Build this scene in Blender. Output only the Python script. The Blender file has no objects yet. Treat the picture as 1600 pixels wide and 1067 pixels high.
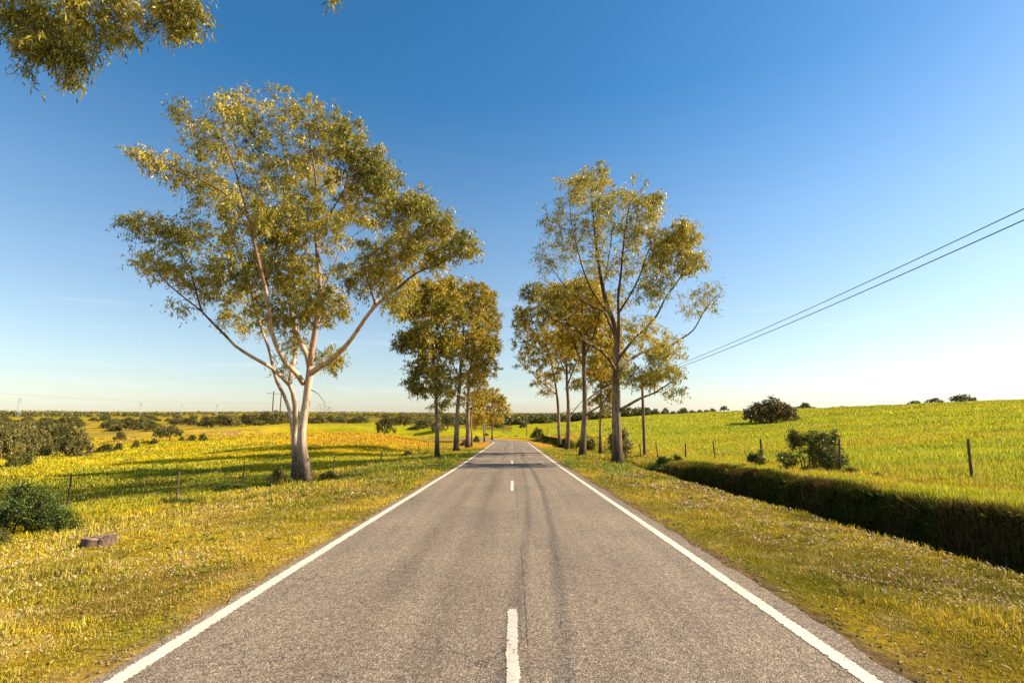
import bpy, math, random
import numpy as np
from mathutils import Vector, Matrix

random.seed(7)
rng = np.random.default_rng(7)
R = math.radians
scene = bpy.context.scene
C = scene.collection

# ------------------------------------------------------------------ camera
CAMZ = 2.0
PITCH = R(8.29)
cd = bpy.data.cameras.new("camera")
cam = bpy.data.objects.new("camera", cd)
C.objects.link(cam)
cd.sensor_width = 36.0
cd.lens = 18.0
cd.clip_start = 0.05
cd.clip_end = 20000
cam.location = (0, 0, CAMZ)
cam.rotation_euler = (R(90) + PITCH, 0, 0)
scene.camera = cam

# ------------------------------------------------------------------ light
SUN_EL = R(31.5)
SUN_AZ = R(8.0)            # degrees ahead of +X
sdir = Vector((math.cos(SUN_EL)*math.cos(SUN_AZ), math.cos(SUN_EL)*math.sin(SUN_AZ), math.sin(SUN_EL)))
w = bpy.data.worlds.new("World")
scene.world = w
w.use_nodes = True
nt = w.node_tree
for n in list(nt.nodes): nt.nodes.remove(n)
out = nt.nodes.new('ShaderNodeOutputWorld')
bg = nt.nodes.new('ShaderNodeBackground')
sky = nt.nodes.new('ShaderNodeTexSky')
sky.sky_type = 'NISHITA'
sky.sun_disc = False
sky.sun_elevation = SUN_EL
sky.sun_rotation = R(90) - SUN_AZ
sky.air_density = 1.0
sky.dust_density = 0.4
sky.ozone_density = 2.0
hs = nt.nodes.new('ShaderNodeHueSaturation')
hs.inputs['Saturation'].default_value = 1.25
bg.inputs['Strength'].default_value = 0.074
nt.links.new(sky.outputs[0], hs.inputs['Color'])
tcw = nt.nodes.new('ShaderNodeTexCoord'); sxw = nt.nodes.new('ShaderNodeSeparateXYZ')
nt.links.new(tcw.outputs['Generated'], sxw.inputs[0])
mrw = nt.nodes.new('ShaderNodeMapRange')
mrw.inputs['From Min'].default_value = 0.0; mrw.inputs['From Max'].default_value = 0.55
mrw.inputs['To Min'].default_value = 0.80; mrw.inputs['To Max'].default_value = 1.34
nt.links.new(sxw.outputs['Z'], mrw.inputs['Value']); nt.links.new(mrw.outputs[0], hs.inputs['Saturation'])
mrv = nt.nodes.new('ShaderNodeMapRange')
mrv.inputs['From Min'].default_value = 0.0; mrv.inputs['From Max'].default_value = 0.35
mrv.inputs['To Min'].default_value = 0.92; mrv.inputs['To Max'].default_value = 1.14
nt.links.new(sxw.outputs['Z'], mrv.inputs['Value']); nt.links.new(mrv.outputs[0], hs.inputs['Value'])
hs.inputs['Hue'].default_value = 0.495
# a few thin cirrus wisps low in the sky
mpw = nt.nodes.new('ShaderNodeMapping'); mpw.inputs['Scale'].default_value = (2.2, 2.2, 26); mpw.inputs['Rotation'].default_value = (0.03, 0.05, 0)
nzw = nt.nodes.new('ShaderNodeTexNoise'); nzw.inputs['Scale'].default_value = 1.6; nzw.inputs['Detail'].default_value = 7; nzw.inputs['Roughness'].default_value = .62
rmw = nt.nodes.new('ShaderNodeValToRGB'); rmw.color_ramp.elements[0].position = .55; rmw.color_ramp.elements[1].position = .78
lo = nt.nodes.new('ShaderNodeMapRange'); lo.inputs['From Min'].default_value = .05; lo.inputs['From Max'].default_value = .32; lo.inputs['To Min'].default_value = .28; lo.inputs['To Max'].default_value = 0.0
mlw = nt.nodes.new('ShaderNodeMath'); mlw.operation = 'MULTIPLY'
mxw = nt.nodes.new('ShaderNodeMix'); mxw.data_type = 'RGBA'; mxw.inputs[7].default_value = (7.2, 7.2, 7.3, 1)
nt.links.new(tcw.outputs['Generated'], mpw.inputs[0]); nt.links.new(mpw.outputs[0], nzw.inputs['Vector']); nt.links.new(nzw.outputs['Fac'], rmw.inputs[0])
nt.links.new(sxw.outputs['Z'], lo.inputs['Value']); nt.links.new(rmw.outputs[0], mlw.inputs[0]); nt.links.new(lo.outputs[0], mlw.inputs[1])
nt.links.new(mlw.outputs[0], mxw.inputs[0]); nt.links.new(hs.outputs[0], mxw.inputs[6])
nt.links.new(mxw.outputs[2], bg.inputs['Color'])
nt.links.new(bg.outputs[0], out.inputs['Surface'])

sl = bpy.data.lights.new("sun", 'SUN')
sl.energy = 5.0
sl.angle = R(0.5)
sl.color = (1.0, 0.83, 0.60)
so = bpy.data.objects.new("sun", sl)
C.objects.link(so)
so.rotation_euler = sdir.to_track_quat('Z', 'Y').to_euler()

scene.view_settings.view_transform = 'Standard'
scene.view_settings.look = 'None'
scene.view_settings.exposure = 1.1
scene.view_settings.gamma = 1.0
scene.cycles.max_bounces = 6
scene.cycles.transparent_max_bounces = 4

# ------------------------------------------------------------------ projection helpers (survey from the photo)
CP, SP = math.cos(PITCH), math.sin(PITCH)
def PY(px, py, Y):
    """world point seen at photo pixel (px,py) standing at forward distance Y"""
    u = (px-800)/800.0; v = (533.5-py)/800.0
    t = Y/(CP - v*SP)
    return np.array([u*t, Y, (v*CP+SP)*t + CAMZ])
def px_dir(px):
    return math.atan(((px-800)/800.0)/(CP+0.1456*SP))

# ------------------------------------------------------------------ noise
def _hash(i, j, seed):
    h = (i.astype(np.int64)*374761393 + j.astype(np.int64)*668265263 + seed*974634777) & 0x7fffffff
    h = ((h ^ (h >> 13))*1274126177) & 0x7fffffff
    return ((h ^ (h >> 16)) & 0xffff)/65535.0
def vnoise(x, y, seed=0):
    i = np.floor(x); j = np.floor(y)
    fx = x-i; fy = y-j
    fx = fx*fx*(3-2*fx); fy = fy*fy*(3-2*fy)
    a = _hash(i, j, seed); b = _hash(i+1, j, seed); c = _hash(i, j+1, seed); d = _hash(i+1, j+1, seed)
    return (a*(1-fx)+b*fx)*(1-fy) + (c*(1-fx)+d*fx)*fy
def fbm(x, y, seed=0, o=4):
    s = 0; a = 0.5; t = 0
    for k in range(o):
        s = s + a*vnoise(x*2**k, y*2**k, seed+k*17); t += a; a *= 0.5
    return s/t
def sst(a, b, x):
    t = np.clip((x-a)/(b-a), 0, 1)
    return t*t*(3-2*t)

# ------------------------------------------------------------------ terrain
BEND_S, BEND_R, BEND_A = 91.0, 46.0, R(78)
def roadcoord(X, Y):
    X = np.asarray(X, float); Y = np.asarray(Y, float)
    s = Y.copy(); d = X.copy()
    cx, cy = -BEND_R, BEND_S
    rx, ry = X-cx, Y-cy
    ang = np.arctan2(ry, rx)
    rad = np.hypot(rx, ry)
    m = (Y > BEND_S) & (ang >= 0) & (ang < BEND_A) & (rad > 5)
    s = np.where(m, BEND_S + BEND_R*ang, s)
    d = np.where(m, rad-BEND_R, d)
    ex, ey = cx+BEND_R*math.cos(BEND_A), cy+BEND_R*math.sin(BEND_A)
    tx, ty = -math.sin(BEND_A), math.cos(BEND_A)
    along = (X-ex)*tx + (Y-ey)*ty
    lat = (X-ex)*ty - (Y-ey)*tx
    m2 = (Y > BEND_S) & (ang >= BEND_A)
    s = np.where(m2, BEND_S + BEND_R*BEND_A + along, s)
    d = np.where(m2, lat, d)
    return s, d
def prof(s):
    xs = [-400, 0, 4.4, 10.7, 20, 33, 60, 108, 123, 137, 160, 200, 400]
    zs = [-1.9, -2.0, -2.11, -2.30, -2.62, -3.05, -3.8, -5.0, -5.15, -5.6, -7.2, -9, -10]
    return (np.interp(s-3, xs, zs)+np.interp(s, xs, zs)+np.interp(s+3, xs, zs))/3 + CAMZ
LX = [-200, -60, -30, -20, -13, -10, -8, -5, -3.4, 0, 3.4, 7, 9, 11, 15, 30, 60, 200]
LZ = [-3.2, -2.4, -1.6, -1.2, -.75, -.42, -.22, -.05, .0, 0, .0, -.06, -.02, .2, .38, 1.1, 2.5, 4.0]
COLS = [-300, 0, 150, 300, 450, 600, 700, 760, 830, 900, 1000, 1200, 1400, 1600, 1900]
ROWS = [40, 60, 90, 130, 200, 350, 700, 1500, 4000, 7000]
TAB = [
 [768, 738, 716, 702, 692, 669, 655, 649, 641, 641],
 [768, 738, 716, 702, 690, 668, 655, 649, 642, 642],
 [768, 735, 712, 695, 684, 665, 655, 649, 643, 643],
 [750, 722, 700, 684, 672, 666, 656, 649, 643, 643],
 [736, 712, 690, 674, 663, 661, 656, 649, 643, 643],
 [728, 706, 686, 672, 661, 664, 656, 650, 644, 644],
 [722, 704, 687, 674, 667, 664, 657, 651, 645, 645],
 [718, 703, 692, 684, 674, 664, 656, 651, 645, 645],
 [717, 703, 692, 683, 673, 662, 655, 650, 645, 645],
 [716, 701, 689, 678, 667, 657, 652, 649, 645, 645],
 [717, 700, 684, 668, 655, 648, 650, 650, 645, 645],
 [712, 694, 675, 659, 645, 640, 645, 647, 645, 645],
 [703, 682, 662, 647, 636, 634, 640, 645, 645, 645],
 [702, 678, 655, 640, 627, 626, 634, 642, 645, 645],
 [700, 675, 650, 635, 622, 620, 630, 640, 645, 645]]
_ph = np.array([px_dir(c) for c in COLS])
_z = np.zeros((len(COLS), len(ROWS)))
for i, c in enumerate(COLS):
    u = (c-800)/800.0
    for j, r in enumerate(ROWS):
        v = (533.5-TAB[i][j])/800.0
        _z[i, j] = r*(v*CP+SP)/math.hypot(u, CP-v*SP)
_gp = np.linspace(_ph[0], _ph[-1], 240)
_gl = np.linspace(math.log(30), math.log(8000), 260)
_lr = np.log(ROWS)
_t1 = np.array([np.interp(_gl, _lr, _z[i]/np.array(ROWS)) for i in range(len(COLS))])
_t2 = np.array([np.interp(_gp, _ph, _t1[:, j]) for j in range(_t1.shape[1])]).T
def _blur(a, k, ax):
    ker = np.hanning(k+2)[1:-1]; ker /= ker.sum()
    p = k//2
    pad = [(0, 0), (0, 0)]; pad[ax] = (p, p)
    b = np.pad(a, pad, mode='edge')
    return np.apply_along_axis(lambda r: np.convolve(r, ker, mode='valid'), ax, b)
_t2 = _blur(_blur(_t2, 17, 0), 15, 1)
def farz(X, Y):
    r = np.hypot(X, Y)
    ph = np.arctan2(X, Y)
    ip = np.clip((ph-_gp[0])/(_gp[1]-_gp[0]), 0, len(_gp)-1.001)
    il = np.clip((np.log(np.maximum(r, 30))-_gl[0])/(_gl[1]-_gl[0]), 0, len(_gl)-1.001)
    i = ip.astype(int); j = il.astype(int); fi = ip-i; fj = il-j
    t = (_t2[i, j]*(1-fi)+_t2[i+1, j]*fi)*(1-fj) + (_t2[i, j+1]*(1-fi)+_t2[i+1, j+1]*fi)*fj
    return t*r + CAMZ
def ditch(s):
    return sst(-40, -20, s)*(1-sst(24, 37, s))
def H(X, Y):
    X = np.asarray(X, float); Y = np.asarray(Y, float)
    s, d = roadcoord(X, Y)
    r = np.hypot(X, Y)
    zr = prof(s)
    near = zr + np.interp(d, LX, LZ)
    sc = np.clip((s-8)/22, 0, 1)
    D = ditch(s)
    wob = (vnoise(s*0.35, s*0+3, 5)-.5)*1.0
    d2 = 10.9 - 1.4*sc + wob + (vnoise(s*1.7, s*0+8, 6)-.5)*.4
    dn = 7.35 + wob*.3
    shape = sst(dn, dn+1.0, d)*(1-sst(d2-1.45, d2, d))
    near = near - 1.75*D*shape + 0.12*D*sst(d2-.8, d2+.3, d)*(1-sst(d2+.3, d2+3, d))
    # cutting bank beyond the trees on the right
    B = sst(58, 72, s)*(1-sst(96, 108, s))
    bd = 6.6 - 1.6*sst(75, 112, s) + (vnoise(s*.25, s*0+2, 15)-.5)*.9
    near = near + (.85+.5*vnoise(s*.15, s*0+5, 16))*B*sst(bd, bd+.9, d)*(1-sst(bd+6, bd+22, d))
    wf = sst(30, 55, r)
    wr = sst(7, 24, np.abs(d))
    wr = np.maximum(wr, sst(175, 200, s))
    f = farz(X, Y)
    k = wf*wr
    z = near*(1-k) + f*k
    ad = np.abs(d)
    off = sst(3.6, 7, ad)
    far_amp = np.clip(r/60, 0.3, 3)
    z = z + off*((fbm(X*.9, Y*.9, 11)-.5)*.10 + (fbm(X*.13, Y*.13, 21)-.5)*.5*far_amp*sst(10, 20, ad))
    z = z + sst(3.45, 3.8, ad)*(vnoise(X*2.3, Y*2.3, 31)-.5)*.04
    # bed under the asphalt
    inroad = (1-sst(2.80, 3.05, ad))*(1-sst(196, 200, s))
    z = z - .07*inroad
    return z
def h1(x, y): return float(H(np.array([x]), np.array([y]))[0])

# ------------------------------------------------------------------ ground colours (soil and plant colours, some with shade painted in)
OLV = np.array([.28, .24, .022]); YEL = np.array([.58, .41, .035]); STR = np.array([.62, .46, .17])
GRN = np.array([.15, .215, .018]); BRN = np.array([.32, .20, .06]); SOIL = np.array([.30, .20, .115])
FYL = np.array([.68, .51, .014]); ORG = np.array([.70, .34, .035]); CRP = np.array([.52, .49, .025])
FAR = np.array([.24, .19, .045]); DRK = np.array([.085, .085, .014])
def mix(a, b, t):
    t = np.clip(t, 0, 1)[:, None]
    return a*(1-t)+b*t
def zone(X, Y):
    s, d = roadcoord(X, Y)
    r = np.hypot(X, Y)
    n = len(X)
    n1 = fbm(X*.55, Y*.55, 41); n2 = fbm(X*.16+3, Y*.16, 51); n3 = fbm(X*2.2, Y*2.2, 61); n4 = fbm(X*.035, Y*.035, 71)
    one = np.ones((n, 1))
    verge = mix(OLV*one, YEL*one, sst(.35, .62, n1*.6+n2*.4))
    verge = mix(verge, STR*one, sst(.55, .75, n3)*.6)
    verge = mix(verge, BRN*one, sst(.55, .72, fbm(X*.8+9, Y*.8, 81))*.55)
    # fresher grass around the trees further along
    fresh = sst(17, 30, s)*(1-sst(62, 74, s))*(1-sst(9, 12, np.abs(d)))
    verge = mix(verge, mix(GRN*one*1.25, YEL*one*.8, sst(.4, .7, n1)), fresh*.8)
    bare = sst(60, 74, s)*(1-sst(118, 130, s))*(1-sst(6.5, 9, np.abs(d)))
    verge = mix(verge, (ORG*.75+STR*.25)*one, bare*.85)
    lf = mix(FYL*one, CRP*one*.85, sst(.42, .62, n2))
    lf = mix(lf, GRN*one*1.3, sst(.50, .62, n1)*.65)
    lf = mix(lf, DRK*one*1.2, sst(.60, .68, fbm(X*.8+31, Y*.8, 63))*.7)
    shade_green = np.exp(-(((X+26)/22)**2+((Y-31)/13)**2)**1.6)*sst(.22, .45, n1*.5+n3*.5)  # greener grass patch, darkened to paint the tree shadow into the field
    lf = mix(lf, mix(GRN*one*.8, DRK*one, sst(.4, .6, n1)), shade_green*.88)
    lf = mix(lf, ORG*one, np.exp(-(((X+24)/20)**2+((Y-100)/30)**2)**1.5)*.85*sst(.15, .4, n1))
    lf = mix(lf, (ORG*.55+SOIL*.5)*one, np.exp(-(((X+72)/34)**2+((Y-112)/10)**2)**1.2)*.9)
    rf = mix(CRP*one, YEL*one*.95, sst(.45, .65, fbm(X*.03, Y*.12, 91))*.55)
    rf = mix(rf, GRN*one*1.6, sst(.46, .60, fbm(X*.03+7, Y*.22, 95))*.42)
    far = mix(FAR*one, CRP*one*.7, sst(.46, .66, n4)*.8)
    far = mix(far, ORG*one*.55+.03, sst(.55, .7, fbm(X*.012, Y*.02, 97))*.6)
    far = mix(far, DRK*one, sst(.5, .62, fbm(X*.02, Y*.006, 99))*.8*sst(500, 900, r))
    c = verge
    c = mix(c, lf, sst(-10.5, -13.5, d + (n1-.5)*3))
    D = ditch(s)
    bank = mix(DRK*one*.9, BRN*one*.36, sst(.42, .56, fbm(X*.9, Y*1.3, 65, 5)))  # soil and plant tones darkened to deepen the shadow on the bank
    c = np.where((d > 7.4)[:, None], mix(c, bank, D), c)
    rb = mix(YEL*one, CRP*one, sst(.4, .6, n1))
    c = mix(c, rb, sst(10.2, 10.8, d)*(d > 0))
    c = mix(c, rf, sst(13.0, 15, d + (n1-.5)*2))
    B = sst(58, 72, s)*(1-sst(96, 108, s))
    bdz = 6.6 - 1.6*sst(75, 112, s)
    c = mix(c, DRK*one*.8, B*sst(bdz-.2, bdz+.1, d)*(1-sst(bdz+.8, bdz+1.0, d)))  # dark strip paints shade onto the slope facing the road
    c = mix(c, far, sst(150, 230, r + (n4-.5)*60)*(X < 0) + sst(300, 420, r)*(X >= 0))
    # dirt edges of the asphalt
    e = np.abs(d)-3.30 + (n3-.5)*.45 + .12*(d > 0)
    c = mix(c, SOIL*one, (1-sst(.08, .36, e))*.95*np.where(d > 0, 1, .75))
    return c

# ------------------------------------------------------------------ mesh + object helpers
def mk(name, V, F, mat=None, parent=None, col=None, smooth=False, loc=(0, 0, 0), attrs=None):
    V = np.asarray(V, np.float32).reshape(-1, 3)
    me = bpy.data.meshes.new(name)
    if isinstance(F, np.ndarray): F = [F]
    F = [np.asarray(f, np.int32) for f in F if len(f)]
    me.vertices.add(len(V)); me.vertices.foreach_set('co', V.ravel())
    nl = sum(f.size for f in F); nf = sum(len(f) for f in F)
    me.loops.add(nl); me.polygons.add(nf)
    me.loops.foreach_set('vertex_index', np.concatenate([f.ravel() for f in F]))
    st = []; o = 0
    for f in F:
        st.append(o + np.arange(len(f))*f.shape[1]); o += f.size
    me.polygons.foreach_set('loop_start', np.concatenate(st).astype(np.int32))
    me.polygons.foreach_set('use_smooth', np.full(nf, bool(smooth)))
    me.update(calc_edges=True)
    if col is not None:
        a = me.attributes.new('col', 'FLOAT_COLOR', 'POINT')
        cc = np.ones((len(V), 4), np.float32); cc[:, :3] = col
        a.data.foreach_set('color', cc.ravel())
    if attrs:
        for k, val in attrs.items():
            a = me.attributes.new(k, 'FLOAT', 'POINT')
            a.data.foreach_set('value', np.asarray(val, np.float32))
    if mat: me.materials.append(mat)
    o = bpy.data.objects.new(name, me)
    C.objects.link(o)
    o.location = loc
    if parent: o.parent = parent
    return o
def tag(o, label=None, cat=None, group=None, kind=None):
    if label: o['label'] = label
    if cat: o['category'] = cat
    if group: o['group'] = group
    if kind: o['kind'] = kind
    return o
def empty(name, loc, label=None, cat=None, group=None):
    o = bpy.data.objects.new(name, None)
    C.objects.link(o); o.location = loc; o.empty_display_size = .3
    return tag(o, label, cat, group)

class MB:
    """collects shapes into one mesh"""
    def __init__(s): s.V = []; s.Q = []; s.T = []; s.n = 0; s.A = []
    def add(s, v, q=None, t=None, a=None):
        v = np.asarray(v, float).reshape(-1, 3)
        if q is not None and len(q): s.Q.append(np.asarray(q)+s.n)
        if t is not None and len(t): s.T.append(np.asarray(t)+s.n)
        s.V.append(v); s.A.append(np.zeros(len(v)) if a is None else np.asarray(a, float)*np.ones(len(v)))
        s.n += len(v)
    def tube(s, pts, rad, n=8, cap=True, rough=0.0, a=None):
        pts = np.asarray(pts, float); rad = np.asarray(rad, float)*np.ones(len(pts))
        tan = np.gradient(pts, axis=0)
        tan /= np.maximum(np.linalg.norm(tan, axis=1), 1e-9)[:, None]
        ref = np.array([0.31, 0.95, 0.05])
        if abs(tan[0] @ ref) > .9: ref = np.array([1., 0, 0])
        x = np.cross(tan, ref); x /= np.maximum(np.linalg.norm(x, axis=1), 1e-6)[:, None]
        y = np.cross(tan, x)
        th = np.arange(n)*2*math.pi/n
        rr = rad[:, None]*np.ones((1, n))
        if rough: rr = rr*(1+rough*(rng.random((len(pts), n))-.5))
        v = pts[:, None, :] + rr[..., None]*(np.cos(th)[None, :, None]*x[:, None, :] + np.sin(th)[None, :, None]*y[:, None, :])
        m = len(pts)
        i = np.arange(m-1)[:, None]*n; j = np.arange(n)[None, :]; k = (j+1) % n
        q = np.stack([i+j, i+k, i+n+k, i+n+j], -1).reshape(-1, 4)
        t = []
        V = v.reshape(-1, 3)
        aa = None if a is None else np.repeat(np.asarray(a, float)*np.ones(m), n)
        if cap:
            V = np.vstack([V, pts[:1], pts[-1:]])
            c0, c1 = m*n, m*n+1
            t = [(c0, (jj+1) % n, jj) for jj in range(n)] + [(c1, (m-1)*n+jj, (m-1)*n+(jj+1) % n) for jj in range(n)]
            if aa is not None: aa = np.concatenate([aa, [aa[0], aa[-1]]])
        s.add(V, q, t if len(t) else None, aa)
    def box(s, c, sz, M=None, bev=0.0):
        x, y, z = [k/2 for k in sz]
        v = np.array([(i*x, j*y, k*z) for k in (-1, 1) for j in (-1, 1) for i in (-1, 1)], float)
        if M is not None: v = v @ np.array(M.to_3x3()).T
        s.add(v+np.array(c), [(0, 2, 3, 1), (4, 5, 7, 6), (0, 1, 5, 4), (2, 6, 7, 3), (0, 4, 6, 2), (1, 3, 7, 5)])
    def build(s, name, mat, parent=None, smooth=False, loc=(0, 0, 0), attr=None):
        V = np.vstack(s.V) - np.array(loc)
        F = []
        if s.Q: F.append(np.vstack(s.Q))
        if s.T: F.append(np.vstack(s.T))
        return mk(name, V, F, mat, parent, smooth=smooth, loc=loc if parent is None else (0, 0, 0), attrs={attr: np.concatenate(s.A)} if attr else None)

# ------------------------------------------------------------------ materials
def newmat(name):
    m = bpy.data.materials.new(name); m.use_nodes = True
    t = m.node_tree
    for n in list(t.nodes): t.nodes.remove(n)
    o = t.nodes.new('ShaderNodeOutputMaterial')
    return m, t, o
def N(t, kind, **kw):
    n = t.nodes.new(kind)
    for k, v in kw.items():
        if k in n.inputs: n.inputs[k].default_value = v
        else: setattr(n, k, v)
    return n
def ramp(t, fac, stops, interp='LINEAR'):
    n = t.nodes.new('ShaderNodeValToRGB'); n.color_ramp.interpolation = interp
    e = n.color_ramp.elements
    while len(e) < len(stops): e.new(0.5)
    for i, (p, c) in enumerate(stops):
        e[i].position = p; e[i].color = (*c, 1) if len(c) == 3 else c
    if fac is not None: t.links.new(fac, n.inputs[0])
    return n
def mixc(t, a, b, f, mode='MIX'):
    n = t.nodes.new('ShaderNodeMix'); n.data_type = 'RGBA'; n.blend_type = mode
    for sock, val in ((n.inputs[6], a), (n.inputs[7], b), (n.inputs[0], f)):
        if hasattr(val, 'is_linked') or isinstance(val, bpy.types.NodeSocket): t.links.new(val, sock)
        elif isinstance(val, (int, float)): sock.default_value = val
        else: sock.default_value = (*val, 1)
    return n.outputs[2]
def math_(t, op, a, b=None):
    n = t.nodes.new('ShaderNodeMath'); n.operation = op
    for i, val in enumerate((a, b)):
        if val is None: continue
        if isinstance(val, bpy.types.NodeSocket): t.links.new(val, n.inputs[i])
        else: n.inputs[i].default_value = val
    return n.outputs[0]
def noise(t, scale, detail=4, rough=.55, vec=None, dist=0.0):
    n = N(t, 'ShaderNodeTexNoise', Scale=scale, Detail=detail, Roughness=rough, Distortion=dist)
    if vec is not None: t.links.new(vec, n.inputs['Vector'])
    return n.outputs['Fac']
def wpos(t): return t.nodes.new('ShaderNodeNewGeometry').outputs['Position']
def mapping(t, vec, scale=(1, 1, 1)):
    n = t.nodes.new('ShaderNodeMapping'); n.inputs['Scale'].default_value = scale
    t.links.new(vec, n.inputs['Vector']); return n.outputs[0]
def bump(t, h, strength, dist):
    n = N(t, 'ShaderNodeBump', Strength=strength, Distance=dist); t.links.new(h, n.inputs['Height']); return n.outputs[0]

def mat_ground():
    m, t, o = newmat('ground_soil_and_turf')
    a = t.nodes.new('ShaderNodeAttribute'); a.attribute_name = 'col'
    p = wpos(t)
    n1 = noise(t, 9, 6, .7, p); n2 = noise(t, .9, 5, .65, p); n3 = noise(t, .12, 6, .7, p)
    r1 = ramp(t, n1, [(.3, (.55, .5, .45)), (.7, (1.35, 1.3, 1.1))])
    r2 = ramp(t, n2, [(.3, (.72, .74, .65)), (.7, (1.2, 1.15, 1.1))])
    r3 = ramp(t, n3, [(.35, (.8, .88, .8)), (.65, (1.15, 1.06, 1.0))])
    c = mixc(t, a.outputs['Color'], r1.outputs[0], 1.0, 'MULTIPLY')
    c = mixc(t, c, r2.outputs[0], 1.0, 'MULTIPLY')
    c = mixc(t, c, r3.outputs[0], 1.0, 'MULTIPLY')
    b = N(t, 'ShaderNodeBsdfDiffuse', Roughness=.8)
    t.links.new(c, b.inputs['Color'])
    h = math_(t, 'ADD', math_(t, 'MULTIPLY', n1, .25), math_(t, 'MULTIPLY', n2, .9))
    t.links.new(bump(t, h, .9, .25), b.inputs['Normal'])
    t.links.new(b.outputs[0], o.inputs[0])
    return m
def mat_blade(name='grass_blade', tr=.26):
    m, t, o = newmat(name)
    a = t.nodes.new('ShaderNodeAttribute'); a.attribute_name = 'col'
    d = N(t, 'ShaderNodeBsdfDiffuse'); tl = N(t, 'ShaderNodeBsdfTranslucent'); mx = N(t, 'ShaderNodeMixShader', Fac=tr)
    t.links.new(a.outputs['Color'], d.inputs['Color']); t.links.new(a.outputs['Color'], tl.inputs['Color'])
    t.links.new(d.outputs[0], mx.inputs[1]); t.links.new(tl.outputs[0], mx.inputs[2]); t.links.new(mx.outputs[0], o.inputs[0])
    return m
def mat_leaf(name, stops, tr=.3, big=(.55, 1.3), nscale=.35, gloss=.25):
    m, t, o = newmat(name)
    g = t.nodes.new('ShaderNodeNewGeometry')
    n = noise(t, nscale, 3, .5, g.outputs['Position'])
    f = math_(t, 'ADD', math_(t, 'MULTIPLY', g.outputs['Random Per Island'], .55), math_(t, 'MULTIPLY', math_(t, 'SUBTRACT', n, .30), 1.3))
    rc = ramp(t, f, stops)
    b = N(t, 'ShaderNodeBsdfPrincipled', Roughness=.42)
    b.inputs['Specular IOR Level'].default_value = gloss
    tl = N(t, 'ShaderNodeBsdfTranslucent'); mx = N(t, 'ShaderNodeMixShader', Fac=tr)
    t.links.new(rc.outputs[0], b.inputs['Base Color']); t.links.new(rc.outputs[0], tl.inputs['Color'])
    t.links.new(b.outputs[0], mx.inputs[1]); t.links.new(tl.outputs[0], mx.inputs[2]); t.links.new(mx.outputs[0], o.inputs[0])
    return m
def mat_bark(name, pale, tan, grey, dark, low=2.2):
    """attribute 'bk': metres above the ground for trunks; thin twigs get negative values"""
    m, t, o = newmat(name)
    a = t.nodes.new('ShaderNodeAttribute'); a.attribute_name = 'bk'
    tc = t.nodes.new('ShaderNodeTexCoord').outputs['Object']
    s1 = noise(t, 1.0, 4, .6, mapping(t, tc, (2.2, 2.2, .35)), 1.0)
    s2 = noise(t, 1.0, 5, .65, mapping(t, tc, (7, 7, 1.0)), 1.5)
    s3 = noise(t, 1.0, 6, .7, mapping(t, tc, (16, 16, 3.5)), 2.5)
    c = mixc(t, pale, tan, ramp(t, s1, [(.45, (0, 0, 0)), (.56, (1, 1, 1))]).outputs[0])
    c = mixc(t, c, grey, ramp(t, s2, [(.50, (0, 0, 0)), (.60, (.85, .85, .85))]).outputs[0])
    hgt = math_(t, 'ADD', a.outputs['Fac'], math_(t, 'MULTIPLY', math_(t, 'SUBTRACT', s2, .5), low*1.8))
    rough = ramp(t, math_(t, 'DIVIDE', math_(t, 'ADD', hgt, math_(t, 'MULTIPLY', math_(t, 'SUBTRACT', s3, .5), low*1.6)), low), [(.25, (1, 1, 1)), (.95, (0, 0, 0))])
    dk = mixc(t, dark, grey, ramp(t, s3, [(.48, (0, 0, 0)), (.62, (1, 1, 1))]).outputs[0])
    neg = math_(t, 'GREATER_THAN', a.outputs['Fac'], -0.5)
    c = mixc(t, c, dk, math_(t, 'MULTIPLY', rough.outputs[0], neg))
    up_ = ramp(t, math_(t, 'DIVIDE', math_(t, 'ADD', a.outputs['Fac'], math_(t, 'MULTIPLY', s1, 3)), 20), [(.42, (0, 0, 0)), (.62, (.8, .8, .8))])
    c = mixc(t, c, [x*.4 for x in tan], up_.outputs[0])
    tw = math_(t, 'LESS_THAN', a.outputs['Fac'], -0.5)
    c = mixc(t, c, [x*.32 for x in tan], math_(t, 'MULTIPLY', tw, .9))
    b = N(t, 'ShaderNodeBsdfPrincipled', Roughness=.8)
    b.inputs['Specular IOR Level'].default_value = .2
    t.links.new(c, b.inputs['Base Color'])
    h = math_(t, 'ADD', math_(t, 'MULTIPLY', s3, rough.outputs[0]), math_(t, 'MULTIPLY', s2, .4))
    t.links.new(bump(t, h, .8, .05), b.inputs['Normal'])
    t.links.new(b.outputs[0], o.inputs[0])
    return m
def mat_wood(name, c1, c2, sc=(14, 14, 2)):
    m, t, o = newmat(name)
    tc = t.nodes.new('ShaderNodeTexCoord').outputs['Object']
    n = noise(t, 1.0, 6, .7, mapping(t, tc, sc), 1.0)
    c = ramp(t, n, [(.35, c1), (.65, c2)])
    b = N(t, 'ShaderNodeBsdfPrincipled', Roughness=.85)
    t.links.new(c.outputs[0], b.inputs['Base Color']); t.links.new(bump(t, n, .6, .02), b.inputs['Normal'])
    t.links.new(b.outputs[0], o.inputs[0]); return m
def mat_plain(name, c, rough=.5, metal=0.0, n_amt=.15):
    m, t, o = newmat(name)
    p = wpos(t); n = noise(t, 6, 3, .5, p)
    rc = ramp(t, n, [(.3, [x*(1-n_amt) for x in c]), (.7, [x*(1+n_amt) for x in c])])
    b = N(t, 'ShaderNodeBsdfPrincipled', Roughness=rough, Metallic=metal)
    t.links.new(rc.outputs[0], b.inputs['Base Color']); t.links.new(b.outputs[0], o.inputs[0]); return m
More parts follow.
